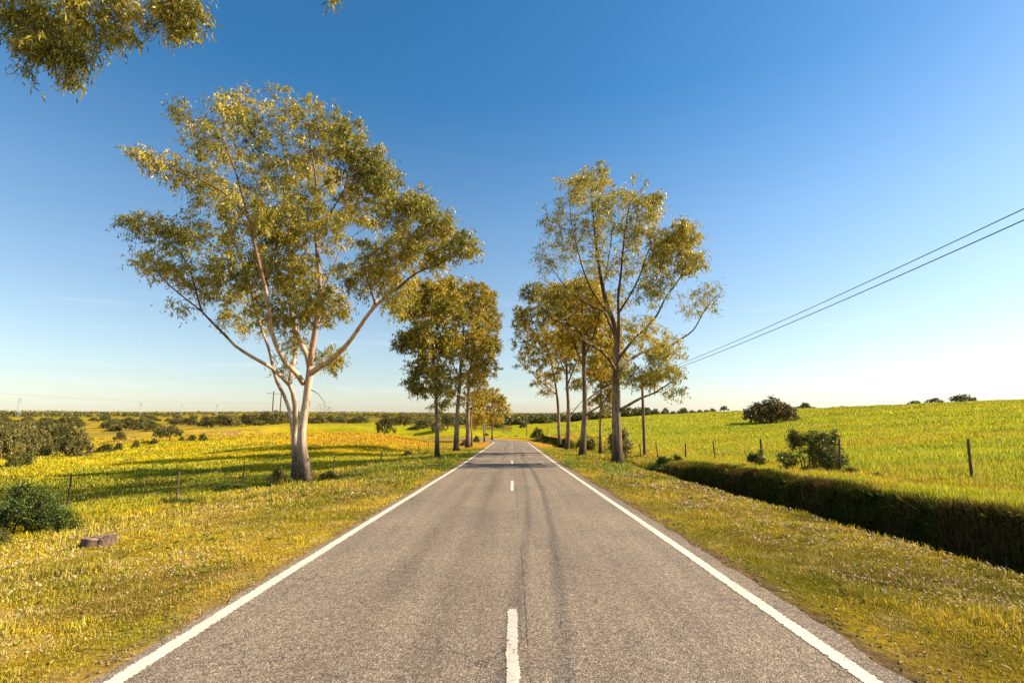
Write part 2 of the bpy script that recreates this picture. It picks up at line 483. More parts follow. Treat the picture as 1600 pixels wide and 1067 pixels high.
def crack_mask(t, p, scale, width, gate_scale, g0, g1):
    """thin irregular cracks, only in some areas"""
    nz = t.nodes.new('ShaderNodeTexNoise'); nz.inputs['Scale'].default_value = 5; nz.inputs['Detail'].default_value = 4
    t.links.new(p, nz.inputs['Vector'])
    v = t.nodes.new('ShaderNodeVectorMath'); v.operation = 'MULTIPLY_ADD'
    t.links.new(nz.outputs['Color'], v.inputs[0]); v.inputs[1].default_value = (.28, .28, 0); t.links.new(p, v.inputs[2])
    vo = t.nodes.new('ShaderNodeTexVoronoi'); vo.feature = 'DISTANCE_TO_EDGE'; vo.inputs['Scale'].default_value = scale
    t.links.new(v.outputs[0], vo.inputs['Vector'])
    line = ramp(t, vo.outputs['Distance'], [(0.0, (1, 1, 1)), (width, (0, 0, 0))]).outputs[0]
    gate = ramp(t, noise(t, gate_scale, 2, .5, p), [(g0, (0, 0, 0)), (g1, (1, 1, 1))]).outputs[0]
    return math_(t, 'MULTIPLY', line, gate)
def mat_asphalt():
    m, t, o = newmat('worn_asphalt')
    p = wpos(t)
    sx = t.nodes.new('ShaderNodeSeparateXYZ')
    a = t.nodes.new('ShaderNodeAttribute'); a.attribute_name = 'lat'     # metres across the road
    al = t.nodes.new('ShaderNodeAttribute'); al.attribute_name = 'lon'
    vo = t.nodes.new('ShaderNodeTexVoronoi'); vo.inputs['Scale'].default_value = 105; t.links.new(p, vo.inputs['Vector'])
    stone = ramp(t, vo.outputs['Color'], [(.10, (.078, .061, .045)), (.40, (.23, .184, .136)), (.7, (.345, .28, .207)), (.92, (.76, .62, .46))])
    vg = t.nodes.new('ShaderNodeTexVoronoi'); vg.inputs['Scale'].default_value = 105; t.links.new(p, vg.inputs['Vector'])
    gap = ramp(t, vg.outputs['Distance'], [(.35, (1, 1, 1)), (.8, (.42, .40, .38))])
    c = mixc(t, stone.outputs[0], gap.outputs[0], .8, 'MULTIPLY')
    n2 = noise(t, 16, 4, .7, p)
    c = mixc(t, c, ramp(t, n2, [(.3, (.70, .68, .66)), (.68, (1.28, 1.26, 1.22))]).outputs[0], 1.0, 'MULTIPLY')
    # lengthwise streaks: tyre paths polished and oily
    cv = t.nodes.new('ShaderNodeCombineXYZ')
    t.links.new(math_(t, 'ADD', a.outputs['Fac'], math_(t, 'MULTIPLY', noise(t, .12, 2, .5, p), .5)), cv.inputs[0])
    t.links.new(math_(t, 'MULTIPLY', al.outputs['Fac'], .035), cv.inputs[1])
    n3 = noise(t, 2.1, 4, .6, cv.outputs[0])
    c = mixc(t, c, ramp(t, n3, [(.34, (.82, .815, .81)), (.64, (1.08, 1.075, 1.06))]).outputs[0], 1.0, 'MULTIPLY')
    def band(x0, wd, amt):
        dd = math_(t, 'ABSOLUTE', math_(t, 'SUBTRACT', math_(t, 'ADD', a.outputs['Fac'], math_(t, 'MULTIPLY', math_(t, 'SUBTRACT', noise(t, .10, 2, .5, p), .5), .35)), x0))
        return ramp(t, math_(t, 'DIVIDE', dd, wd), [(0.0, (amt, amt, amt)), (1.0, (1, 1, 1))]).outputs[0]
    for x0, wd, amt in ((-.72, .38, .76), (-1.5, .34, .86), (1.15, .6, .95), (3.15, .45, .9)):
        c = mixc(t, c, band(x0, wd, amt), 1.0, 'MULTIPLY')
    n4 = noise(t, .45, 4, .6, p)
    c = mixc(t, c, ramp(t, n4, [(.3, (.86, .86, .88)), (.7, (1.12, 1.10, 1.06))]).outputs[0], 1.0, 'MULTIPLY')
    # centre joint crack
    jd = math_(t, 'ABSOLUTE', math_(t, 'SUBTRACT', math_(t, 'ADD', a.outputs['Fac'], math_(t, 'MULTIPLY', math_(t, 'SUBTRACT', noise(t, 4, 4, .7, p), .5), .07)), .15))
    j = math_(t, 'MULTIPLY', math_(t, 'LESS_THAN', jd, .006), ramp(t, noise(t, 1.2, 2, .5, p), [(.42, (0, 0, 0)), (.5, (1, 1, 1))]).outputs[0])
    cr = math_(t, 'MAXIMUM', crack_mask(t, p, 1.0, .010, .35, .50, .60), crack_mask(t, p, 2.6, .014, .5, .56, .64))
    cr = math_(t, 'MAXIMUM', cr, j)
    c = mixc(t, c, (.03, .025, .02), math_(t, 'MULTIPLY', cr, .8))
    b = N(t, 'ShaderNodeBsdfPrincipled', Roughness=.82)
    b.inputs['Specular IOR Level'].default_value = .3
    t.links.new(c, b.inputs['Base Color'])
    h = math_(t, 'SUBTRACT', math_(t, 'MULTIPLY', vg.outputs['Distance'], -.6), cr)
    t.links.new(bump(t, h, .55, .012), b.inputs['Normal'])
    t.links.new(b.outputs[0], o.inputs[0]); return m
def mat_paint(cracked):
    m, t, o = newmat('road_paint_cracked' if cracked else 'road_paint')
    p = wpos(t)
    n = noise(t, 30, 5, .7, p); n2 = noise(t, 3, 3, .6, p)
    c = mixc(t, (.64, .55, .42), (.80, .71, .55), n)
    c = mixc(t, c, (.52, .45, .36), ramp(t, n2, [(.45, (0, 0, 0)), (.75, (.7, .7, .7))]).outputs[0])
    vo = t.nodes.new('ShaderNodeTexVoronoi'); vo.inputs['Scale'].default_value = 105; t.links.new(p, vo.inputs['Vector'])
    pits = ramp(t, vo.outputs['Color'], [(.04, (.35, .33, .30)), (.12, (1, 1, 1))])
    c = mixc(t, c, pits.outputs[0], .55, 'MULTIPLY')
    cr = crack_mask(t, p, 7.5 if cracked else 4, .035 if cracked else .02, .9, .36 if cracked else .5, .5 if cracked else .6)
    c = mixc(t, c, (.08, .065, .05), math_(t, 'MULTIPLY', cr, .85))
    b = N(t, 'ShaderNodeBsdfPrincipled', Roughness=.7)
    t.links.new(c, b.inputs['Base Color']); t.links.new(bump(t, n, .3, .004), b.inputs['Normal'])
    # chipped edges
    a = t.nodes.new('ShaderNodeAttribute'); a.attribute_name = 'edge'     # 1 at the rim, 0 inside
    chip = math_(t, 'GREATER_THAN', math_(t, 'ADD', math_(t, 'MULTIPLY', a.outputs['Fac'], .36), noise(t, 22, 5, .7, p)), .78 if cracked else .79)
    tr = t.nodes.new('ShaderNodeBsdfTransparent'); mx = t.nodes.new('ShaderNodeMixShader')
    t.links.new(chip, mx.inputs[0]); t.links.new(b.outputs[0], mx.inputs[1]); t.links.new(tr.outputs[0], mx.inputs[2])
    t.links.new(mx.outputs[0], o.inputs[0]); return m

M_GROUND = mat_ground(); M_BLADE = mat_blade(); M_ASPH = mat_asphalt(); M_PAINT = mat_paint(False); M_PAINTC = mat_paint(True)
M_EUC = mat_leaf('gum_leaf', [(.08, (.08, .10, .025)), (.34, (.20, .21, .035)), (.62, (.50, .40, .03)), (.94, (.76, .60, .14))], .36, nscale=.33, gloss=.35)
M_EUC2 = mat_leaf('gum_leaf_dense', [(.10, (.055, .080, .014)), (.34, (.18, .18, .020)), (.58, (.44, .32, .020)), (.9, (.64, .46, .06))], .30, nscale=.22, gloss=.3)
M_GOLD = mat_leaf('gum_leaf_golden', [(.12, (.14, .14, .018)), (.42, (.42, .32, .02)), (.9, (.68, .48, .05))], .30, nscale=.3, gloss=.3)
M_OAK = mat_leaf('oak_leaf', [(.15, (.040, .048, .014)), (.5, (.12, .115, .022)), (.95, (.24, .19, .04))], .15, nscale=.5)
M_OAKB = mat_leaf('oak_leaf_brown', [(.15, (.06, .055, .02)), (.5, (.17, .125, .035)), (.95, (.30, .20, .05))], .15, nscale=.5)
M_ASHY = mat_leaf('grey_green_leaf', [(.15, (.10, .095, .03)), (.5, (.23, .20, .05)), (.95, (.38, .31, .07))], .2, nscale=.3)
M_BUSH = mat_leaf('bush_leaf', [(.15, (.035, .06, .014)), (.5, (.085, .13, .020)), (.95, (.20, .24, .03))], .25, nscale=1.0)
M_BUSHO = mat_leaf('olive_bush_leaf', [(.15, (.05, .06, .016)), (.5, (.12, .13, .025)), (.95, (.22, .20, .035))], .25, nscale=1.0)
M_GUMB = mat_bark('gum_bark_pale', (.68, .52, .37), (.48, .27, .16), (.30, .24, .18), (.04, .024, .014), 2.3)
M_GUMB2 = mat_bark('gum_bark_grey', (.36, .26, .17), (.15, .09, .05), (.085, .058, .038), (.06, .038, .024), 2.0)
M_OAKT = mat_wood('oak_bark', (.05, .04, .03), (.14, .11, .08))
M_POST = mat_wood('weathered_post', (.045, .028, .02), (.15, .09, .06))
M_POLE = mat_wood('creosoted_pole', (.09, .06, .045), (.22, .15, .10), (10, 10, .6))
M_WIRE = mat_plain('fence_wire', (.20, .17, .15), .5, .6)
M_CABLE = mat_plain('power_cable', (.06, .06, .065), .5)
M_STEEL = mat_plain('galvanised_steel', (.42, .44, .46), .5, .3)
M_CERAM = mat_plain('insulator', (.35, .30, .26), .3)
M_STUMPT = mat_wood('stump_top', (.10, .065, .04), (.34, .24, .16), (6, 6, 6))
M_STUMPS = mat_wood('stump_bark', (.035, .022, .014), (.22, .14, .09), (22, 22, 3))

# ------------------------------------------------------------------ ground sheet
def build_ground():
    az = np.concatenate([np.linspace(-math.pi, R(-62), 120, endpoint=False), np.linspace(R(-62), R(62), 620), np.linspace(R(62), math.pi, 120)[1:]])
    az = az[:-1]
    rr = [1.2]
    while rr[-1] < 9000:
        r = rr[-1]
        rr.append(r*(1.014 if r < 160 else 1.03) if r > 3 else r+.1)
    rr = np.array(rr)
    A, RR = np.meshgrid(az, rr)
    X = (RR*np.sin(A)).ravel(); Y = (RR*np.cos(A)).ravel()
    X = np.append(X, 0); Y = np.append(Y, 0)
    Z = H(X, Y)
    m, n = len(rr), len(az)
    i = np.arange(m-1)[:, None]*n; j = np.arange(n)[None, :]; k = (j+1) % n
    q = np.stack([i+j, i+k, i+n+k, i+n+j], -1).reshape(-1, 4)[:, ::-1]
    c = m*n
    t = np.array([(c, (jj+1) % n, jj) for jj in range(n)])
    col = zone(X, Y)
    rr_ = np.hypot(X, Y); th_ = (1-sst(25, 70, rr_))[:, None]; s_, d_ = roadcoord(X, Y)
    k_ = sst(3.7, 4.2, np.abs(d_))[:, None]*th_       # between the near plants one sees thatch and soil
    col = col*(1-k_) + (col*.45+np.array([.05, .032, .012]))*k_
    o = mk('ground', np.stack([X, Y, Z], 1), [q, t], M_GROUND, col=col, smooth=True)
    tag(o, kind='structure')
build_ground()

# ------------------------------------------------------------------ road
def road_pt(s, d):
    s = np.asarray(s, float); d = np.asarray(d, float)
    ang = np.clip((s-BEND_S)/BEND_R, 0, BEND_A)
    cx = -BEND_R + BEND_R*np.cos(ang); cy = BEND_S + BEND_R*np.sin(ang)
    nx, ny = np.cos(ang), np.sin(ang)
    str_ = np.where(s < BEND_S, s-BEND_S, 0) + np.where(s > BEND_S+BEND_R*BEND_A, s-BEND_S-BEND_R*BEND_A, 0)
    cx = cx - np.sin(ang)*str_; cy = cy + np.cos(ang)*str_
    return cx+nx*d, cy+ny*d
ROADZ = .02
def strip(name, s, dl, dr, dz, mat, parent=None, nd=2, edge=False, thick=0.0):
    ds = np.linspace(0, 1, nd)
    S = np.repeat(s, nd)
    Dm = (dl[:, None]*(1-ds)+dr[:, None]*ds).ravel()
    X, Y = road_pt(S, Dm)
    Z = prof(S) + dz
    V = np.stack([X, Y, Z], 1)
    n = len(s)
    i = np.arange(n-1)[:, None]*nd; j = np.arange(nd-1)[None, :]
    F = [np.stack([i+j, i+j+1, i+nd+j+1, i+nd+j], -1).reshape(-1, 4)]
    at = {'lat': Dm, 'lon': S}
    if thick:
        off = len(V)
        L = V[::nd].copy(); L[:, 2] -= thick; Rr = V[nd-1::nd].copy(); Rr[:, 2] -= thick
        V = np.vstack([V, L, Rr])
        a = np.arange(n-1)
        F.append(np.stack([a*nd, (a+1)*nd, off+a+1, off+a], -1))
        F.append(np.stack([a*nd+nd-1, off+n+a, off+n+a+1, (a+1)*nd+nd-1], -1))
        at = {'lat': np.concatenate([Dm, Dm[::nd], Dm[nd-1::nd]]), 'lon': np.concatenate([S, s, s])}
    if edge:
        e = np.ones((n, nd)); e[1:-1, 1:-1] = 0
        at['edge'] = e.ravel()
    return mk(name, V, F, mat, parent, attrs=at, smooth=False)
srd = np.concatenate([np.arange(-60, 0, 1.0), np.arange(0, 40, .08), np.arange(40, 196, .6)])
jl = (fbm(srd*3, srd*0+1, 3)-.5)*.10; jr = (fbm(srd*2, srd*0+7, 4)-.5)*.16
road = strip('road', srd, -3.36+jl, 3.20+jr, ROADZ, M_ASPH, nd=14, thick=.12)
tag(road, kind='structure')
sl_ = np.concatenate([np.arange(-60, 0, 2.0), np.arange(0, 30, .1), np.arange(30, 196, .6)])
for dc in (-3.17, 2.87):
    wv = (fbm(sl_*.8, sl_*0+dc, 8)-.5)*.02
    strip('edge_line', sl_, dc-.085+wv, dc+.085+wv, ROADZ+.005, M_PAINT, road, nd=5, edge=True)
s0 = 5.85
k = 0
dash_ends = [6.62, 22.2]
s_end = 6.15
while s_end < 180:
    a = s_end-4.0
    ss = np.arange(a, s_end+.01, .1)
    jj = (fbm(ss*4, ss*0+k, 9)-.5)*.02
    strip('centre_dash', ss, -.055+jj, .065+jj, ROADZ+.005, M_PAINTC, road, nd=5, edge=True)
    s_end += 16.0 if k == 0 else 15.5; k += 1

# ------------------------------------------------------------------ grass and flowers
def blades(X, Y, hgt, wid, col, lean=.5, tipcol=None, Z=None):
    n = len(X)
    if Z is None: Z = H(X, Y)-.01
    th = rng.random(n)*2*math.pi; ln = (rng.random(n)**1.0)*lean
    la = rng.random(n)*2*math.pi
    wx, wy = np.cos(th)*wid/2, np.sin(th)*wid/2
    dx, dy = np.cos(la)*ln*hgt, np.sin(la)*ln*hgt
    hz = hgt*np.sqrt(np.clip(1-ln*ln*.8, .1, 1))
    V = np.empty((n, 5, 3), np.float32)
    V[:, 0] = np.stack([X-wx, Y-wy, Z], 1); V[:, 1] = np.stack([X+wx, Y+wy, Z], 1)
    V[:, 2] = np.stack([X-wx*.7+dx*.35, Y-wy*.7+dy*.35, Z+hz*.6], 1); V[:, 3] = np.stack([X+wx*.7+dx*.35, Y+wy*.7+dy*.35, Z+hz*.6], 1)
    V[:, 4] = np.stack([X+dx, Y+dy, Z+hz], 1)
    b = np.arange(n)[:, None]*5
    Q = b+np.array([[0, 1, 3, 2]]); T = b+np.array([[2, 3, 4]])
    cc = np.repeat(col[:, None, :], 5, 1)
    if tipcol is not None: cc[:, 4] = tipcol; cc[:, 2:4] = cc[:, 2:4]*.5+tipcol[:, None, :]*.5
    return V.reshape(-1, 3), Q, T, cc.reshape(-1, 3)
def sample_sector(n, r0, r1, pw, a0=-52, a1=52):
    """points spread over the ground round the camera, thinning out with distance"""
    t = rng.random(n)
    r = (r0**pw + t*(r1**pw-r0**pw))**(1/pw)
    a = R(a0) + rng.random(n)*R(a1-a0)
    return r*np.sin(a), r*np.cos(a)
def grass_layer(name, label, X, Y, hf, wf, lean, jit=.42, tip=None, chunk=1):
    s, d = roadcoord(X, Y)
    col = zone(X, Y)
    n = len(X)
    hg = hf(X, Y, s, d); wd = wf(X, Y, s, d)
    j = np.exp(rng.normal(0, jit, n))[:, None]
    col = col*j
    # single plants differ: some straw, some green
    u = rng.random(n)
    dk_ = (ditch(s) > .5) & (d > 7.5) & (d < 10.3)
    col = mix(col, GRN*1.3*np.ones((n, 1)), (u < .18)*.7*~dk_)
    col = mix(col, STR*1.15*np.ones((n, 1)), (u > .86)*.7*~dk_)
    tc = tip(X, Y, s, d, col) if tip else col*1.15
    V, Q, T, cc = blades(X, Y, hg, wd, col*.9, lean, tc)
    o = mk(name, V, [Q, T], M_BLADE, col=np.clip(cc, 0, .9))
    tag(o, label, 'grass', kind='stuff')
    return o
def edge_ok(d, s, X, Y, p=1.0):
    return np.abs(d) > 3.42 + (fbm(X*1.6, Y*1.6, 14)-.35)*.55 + np.where(d > 0, -.02, -.04)

# near verges: short turf
X, Y = sample_sector(900000, 3.2, 60, .45, -56, 56)
s, d = roadcoord(X, Y)
r = np.hypot(X, Y)
dens = sst(.30, .52, fbm(X*1.1, Y*1.1, 19))*.75+.25
k = edge_ok(d, s, X, Y) & (d > -12.8) & (d < 8.2) & (rng.random(len(X)) < dens) & (ditch(s)*(d > 7.9) < .5)
grass_layer('verge_grass', 'short yellow green turf on the road verges', X[k], Y[k],
    lambda X, Y, s, d: (.018+.05*rng.random(len(X))**1.7 + .09*sst(.55, .75, fbm(X*.7, Y*.7, 23))*rng.random(len(X)))*np.clip(np.hypot(X, Y)/14, 1, 2.2)*np.where(d < 0, 1, 1)*(.55+.45*sst(3.5, 4.2, np.abs(d)))*(.6+1.3*sst(.45, .7, fbm(X*3.1, Y*3.1, 67))),
    lambda X, Y, s, d: np.clip(np.hypot(X, Y)*.0011, .006, .05), 1.1)
X, Y = sample_sector(1000000, 3.1, 17, .8, -56, 56)
s, d = roadcoord(X, Y)
k = edge_ok(d, s, X, Y) & (d > -12.8) & (d < 8.0) & ~((d > -3.3) & (d < 3.3))
grass_layer('short_turf', 'fine short turf close to the road on both verges', X[k], Y[k],
    lambda X, Y, s, d: .012+.032*rng.random(len(X))**1.4, lambda X, Y, s, d: np.clip(np.hypot(X, Y)*.0009, .0045, .02), 1.3)
# taller weeds along the left fence line and ditch edge
X, Y = sample_sector(260000, 8, 70, .5, -60, 0)
s, d = roadcoord(X, Y)
k = (d < -8.5) & (d > -19) & (rng.random(len(X)) < sst(.42, .6, fbm(X*.45, Y*.45, 27))*sst(-8.5, -11.5, d)*.9)
grass_layer('tall_weeds', 'taller weeds and dry stalks along the left fence line', X[k], Y[k],
    lambda X, Y, s, d: (.07+.20*rng.random(len(X)))*.9, lambda X, Y, s, d: np.clip(np.hypot(X, Y)*.0012, .008, .05), .7)
# yellow flowering field on the left
X, Y = sample_sector(700000, 14, 190, .35, -64, -2)
s, d = roadcoord(X, Y)
k = (d < -12) & (rng.random(len(X)) < .35+.65*sst(.3, .5, fbm(X*.5, Y*.5, 29)))
def ytip(X, Y, s, d, col):
    f = (rng.random(len(X)) < (.30+.5*sst(.45, .6, fbm(X*.2+3, Y*.2, 51)))*(1-.8*np.exp(-(((X+26)/22)**2+((Y-31)/13)**2)**1.6)))[:, None]  # fewer yellow tips inside the painted shade patch
    return np.where(f, np.array([[.66, .46, .01]]), col*1.1)
grass_layer('field_grass', 'yellow flowering grass filling the left field', X[k], Y[k],
    lambda X, Y, s, d: (.06+.18*rng.random(len(X)))*np.clip(.7+np.hypot(X, Y)/120, .7, 1.6), lambda X, Y, s, d: np.clip(np.hypot(X, Y)*.0013, .01, .2), .5, tip=ytip)
# crop field on the right
X, Y = sample_sector(800000, 10, 260, .35, 4, 64)
s, d = roadcoord(X, Y)
k = (d > 12.2 - 3.5*sst(20, 45, s)) & (s > -5)
grass_layer('crop_field_grass', 'dense yellow green crop filling the right field', X[k], Y[k],
    lambda X, Y, s, d: (.22+.22*rng.random(len(X)))*(.6+.8*fbm(X*.12, Y*.3, 33))*np.clip(.8+np.hypot(X, Y)/150, .8, 1.7)*sst(11, 15, d+2.5*sst(20, 45, s)),
    lambda X, Y, s, d: np.clip(np.hypot(X, Y)*.0013, .01, .25), .45)
# ditch bank grass
n = 330000
Y = rng.random(n)**1.3*36+2; X = 7.2+rng.random(n)*7.0
s, d = X*0+Y, X
k = np.ones(n, bool) & ~((d < 8.0) & (rng.random(n) < .75)) & ~((d > 12.5) & (rng.random(n) < .5))
grass_layer('ditch_bank_grass', 'long grass hanging over the bank of the roadside ditch', X[k], Y[k],
    lambda X, Y, s, d: np.where(d > 8.2, .10+.24*rng.random(len(X)), .05+.08*rng.random(len(X)))*(.5+fbm(X*.8, Y*.8, 37)),
    lambda X, Y, s, d: np.clip(np.hypot(X, Y)*.0012, .009, .05), .8)

def flowers(name, label, X, Y, size, lift, cols):
    n = len(X); Z = H(X, Y)
    P = 5
    V = np.empty((n, 1+2*P, 3)); 
    lz = lift*(.6+.8*rng.random(n))
    tilt = rng.normal(0, .35, (n, 2)) + np.array([[.1, -.35]])
    rot = rng.random(n)*6.28
    sz = size*(.7+.6*rng.random(n))
    V[:, 0] = np.stack([X, Y, Z+lz], 1)
    for i in range(2*P):
        a = rot+i*math.pi/P
        rad = sz*(1.0 if i % 2 == 0 else .42)
        x, y = np.cos(a)*rad, np.sin(a)*rad
        V[:, 1+i] = np.stack([X+x, Y+y, Z+lz + x*tilt[:, 0]*-1 + y*-tilt[:, 1]], 1)
    b = np.arange(n)[:, None, None]*(1+2*P)
    T = (b + np.array([[[0, 1+i, 1+(i+1) % (2*P)] for i in range(2*P)]])).reshape(-1, 3)
    ci = rng.integers(0, len(cols), n)
    cc = np.repeat(np.array(cols)[ci][:, None, :], 1+2*P, 1)
    cc[:, 0] = (.55, .45, .25)
    SV, SQ, ST, sc = blades(X, Y, lz+.001, np.full(n, .006)*np.clip(np.hypot(X, Y)/9, .6, 3), np.tile(np.array([[.16, .18, .03]]), (n, 1)), .02)
    o = mk(name, np.vstack([V.reshape(-1, 3), SV]), [T, SQ+n*(1+2*P), ST+n*(1+2*P)], M_FLOWER, col=np.vstack([cc.reshape(-1, 3), sc]))
    tag(o, label, 'flowers', kind='stuff')
M_FLOWER = mat_blade('petal', .25)
LIL = [(.60, .42, .42), (.66, .52, .44), (.46, .30, .42), (.66, .56, .40)]
X, Y = sample_sector(13000, 4, 40, .5, 8, 56)
s, d = roadcoord(X, Y)
k = (d > 4.4) & (d < 7.7) & (rng.random(len(X)) < .12+sst(.42, .58, fbm(X*.6+4, Y*.6, 43))*.9)
flowers('lilac_flowers', 'small pale lilac flowers dotting the right verge', X[k], Y[k], .015*np.clip(np.hypot(X[k], Y[k])/9, .9, 2.2), .07, LIL)
X, Y = sample_sector(9000, 4, 40, .5, -56, -8)
s, d = roadcoord(X, Y)
k = (d < -4.2) & (d > -12) & (rng.random(len(X)) < .03+sst(.48, .62, fbm(X*.5+14, Y*.5, 47))*.8)
flowers('white_flowers', 'small whitish flowers dotting the left verge', X[k], Y[k], .015*np.clip(np.hypot(X[k], Y[k])/9, .9, 2.2), .07, LIL)

# low broad leaved weeds, litter and loose stones
def rosettes(name, label, X, Y, size, cols):
    n = len(X); Z = H(X, Y); k = 9
    a = rng.random((n, k))*6.28; L = size[:, None]*(.5+.8*rng.random((n, k))); el = .15+.75*rng.random((n, k))
    D = np.stack([np.cos(a)*np.cos(el), np.sin(a)*np.cos(el), np.sin(el)], -1)
    S = np.stack([-np.sin(a), np.cos(a), a*0], -1)*(L*.20)[..., None]
    P = np.stack([X, Y, Z], 1)[:, None, :] + np.zeros((n, k, 1))
    V = np.stack([P, P+D*(L*.5)[..., None]+S, P+D*L[..., None]*np.array([1, 1, .8]), P+D*(L*.5)[..., None]-S], 2).reshape(-1, 3)
    m = n*k
    ci = np.array(cols)[rng.integers(0, len(cols), n)]*np.exp(rng.normal(0, .25, n))[:, None]
    cc = np.repeat(ci, k*4, 0)
    tag(mk(name, V, np.arange(m)[:, None]*4+np.array([[0, 1, 2, 3]]), M_BLADE, col=cc), label, 'weeds', kind='stuff')
X, Y = sample_sector(26000, 3.5, 45, .5, -56, 56)
s, d = roadcoord(X, Y)
k = edge_ok(d, s, X, Y) & (d > -16) & (d < 7.6) & (rng.random(len(X)) < .02+.22*sst(.54, .68, fbm(X*.9+40, Y*.9, 107)))
rosettes('verge_weeds', 'low broad leaved weeds among the verge grass', X[k], Y[k], (.03+.05*rng.random(k.sum()))*np.clip(np.hypot(X[k], Y[k])/10, .9, 2.2), [(.13, .19, .025), (.19, .22, .03), (.28, .27, .04), (.11, .15, .025)])
def litter(name, label, X, Y, size, cols, cat, solid):
    n = len(X); Z = H(X, Y)+.006
    if solid:
        base = np.array([[1, 0, 0], [0, 1, 0], [-1, 0, 0], [0, -1, 0], [0, 0, .8], [0, 0, -.6]], float)
        F = np.array([[0, 1, 4], [1, 2, 4], [2, 3, 4], [3, 0, 4], [1, 0, 5], [2, 1, 5], [3, 2, 5], [0, 3, 5]])
    else:
        base = np.array([[0, 0, 0], [.5, .16, .12], [1, 0, .05], [.5, -.16, .12]], float); F = np.array([[0, 1, 2, 3]])
    a = rng.random(n)*6.28; m = len(base)
    B = base[None]*size[:, None, None]*(1+rng.normal(0, .25 if solid else .1, (n, m, 3)))
    c_, s_ = np.cos(a)[:, None], np.sin(a)[:, None]
    V = np.stack([B[..., 0]*c_-B[..., 1]*s_+X[:, None], B[..., 0]*s_+B[..., 1]*c_+Y[:, None], B[..., 2]+Z[:, None]], -1)
    ci = np.array(cols)[rng.integers(0, len(cols), n)]*np.exp(rng.normal(0, .2, n))[:, None]
    tag(mk(name, V.reshape(-1, 3), (np.arange(n)[:, None, None]*m+F[None]).reshape(-1, F.shape[1]), M_BLADE, col=np.repeat(ci, m, 0)), label, cat, kind='stuff')
n = 5200
Y = rng.random(n)**1.4*34+2; X = 10.2+rng.random(n)*1.6-.9*np.clip((Y-8)/22, 0, 1)
rosettes('ditch_lip_weeds', 'leafy weeds growing on the lip of the ditch', X, Y, .08+.20*rng.random(n)**2, [(.10, .12, .02), (.16, .16, .02), (.30, .26, .04), (.08, .09, .02)])
n = 5000
Y = rng.random(n)**1.4*34+2; X = 8.4+rng.random(n)*2.2
rosettes('ditch_weeds', 'shaded weeds on the bank of the ditch', X, Y, .06+.16*rng.random(n)**2, [(.10, .11, .03), (.14, .12, .03), (.22, .17, .06), (.06, .07, .02)])
X, Y = sample_sector(60000, 3.2, 40, .5, -56, 56)
s, d = roadcoord(X, Y)
k = ((d > 3.15) & (d < 3.75) | (d < -3.38) & (d > -3.75)) & (rng.random(len(X)) < .75)
litter('loose_gravel', 'loose gravel along both edges of the asphalt', X[k], Y[k], (.006+.014*rng.random(k.sum())**2)*np.clip(np.hypot(X[k], Y[k])/8, .9, 2.5), [(.30, .22, .15), (.42, .33, .24), (.20, .15, .11)], 'gravel', True)
k = (np.abs(d) > 3.3) & (d > -12) & (d < 7.6) & (rng.random(len(X)) < .22)
litter('fallen_leaves', 'dry fallen leaves scattered over the verges', X[k], Y[k], (.04+.07*rng.random(k.sum()))*np.clip(np.hypot(X[k], Y[k])/12, .8, 2), [(.45, .28, .12), (.30, .16, .07), (.55, .42, .22)], 'leaves', False)

# ------------------------------------------------------------------ leaves and trees
def leaf_quads(P, D, L, W):
    """diamond leaves: P base, D unit direction, L length, W width"""
    n = len(P)
    rnd = rng.normal(size=(n, 3))
    S = np.cross(D, rnd); S /= np.maximum(np.linalg.norm(S, axis=1), 1e-6)[:, None]
    L = L[:, None]; W = W[:, None]
    V = np.empty((n, 4, 3), np.float32)
    V[:, 0] = P; V[:, 1] = P + D*L*.45 + S*W*.5; V[:, 2] = P + D*L; V[:, 3] = P + D*L*.45 - S*W*.5
    return V.reshape(-1, 3), np.arange(n)[:, None]*4+np.array([[0, 1, 2, 3]])
def catmull(P, step):
    P = np.asarray(P, float)
    if len(P) < 3:
        n = max(2, int(np.linalg.norm(P[-1]-P[0])/step)+1)
        return P[0]+(P[-1]-P[0])*np.linspace(0, 1, n)[:, None]
    Q = np.vstack([2*P[0]-P[1], P, 2*P[-1]-P[-2]])
    out = []
    for i in range(1, len(Q)-2):
        a, b, c, d = Q[i-1], Q[i], Q[i+1], Q[i+2]
        n = max(1, int(np.linalg.norm(c-b)/step))
        t = (np.arange(n)/n)[:, None]
        out.append(.5*((2*b)+(-a+c)*t+(2*a-5*b+4*c-d)*t**2+(-a+3*b-3*c+d)*t**3))
    out.append(P[-1:])
    return np.vstack(out)
def grow(limbs, targets, up=.35, step=.45):
    """limbs: list of (pts, r0, r1). targets: Nx3. returns limb polylines, branch polylines"""
    nodes = []; nrad = []; ndir = []
    tubes = []
    for pts, r0, r1 in limbs:
        P = catmull(pts, step)
        rad = r0 + (r1-r0)*np.linspace(0, 1, len(P))**.8
        tubes.append((P, rad))
        tn = np.gradient(P, axis=0); tn /= np.maximum(np.linalg.norm(tn, axis=1), 1e-9)[:, None]
        ok = np.arange(len(P)) >= 0
        nodes.append(P); nrad.append(rad); ndir.append(tn)
    # only attach above the lowest fork
    nodes = np.vstack(nodes); nrad = np.concatenate(nrad); ndir = np.vstack(ndir)
    return tubes, nodes, nrad, ndir
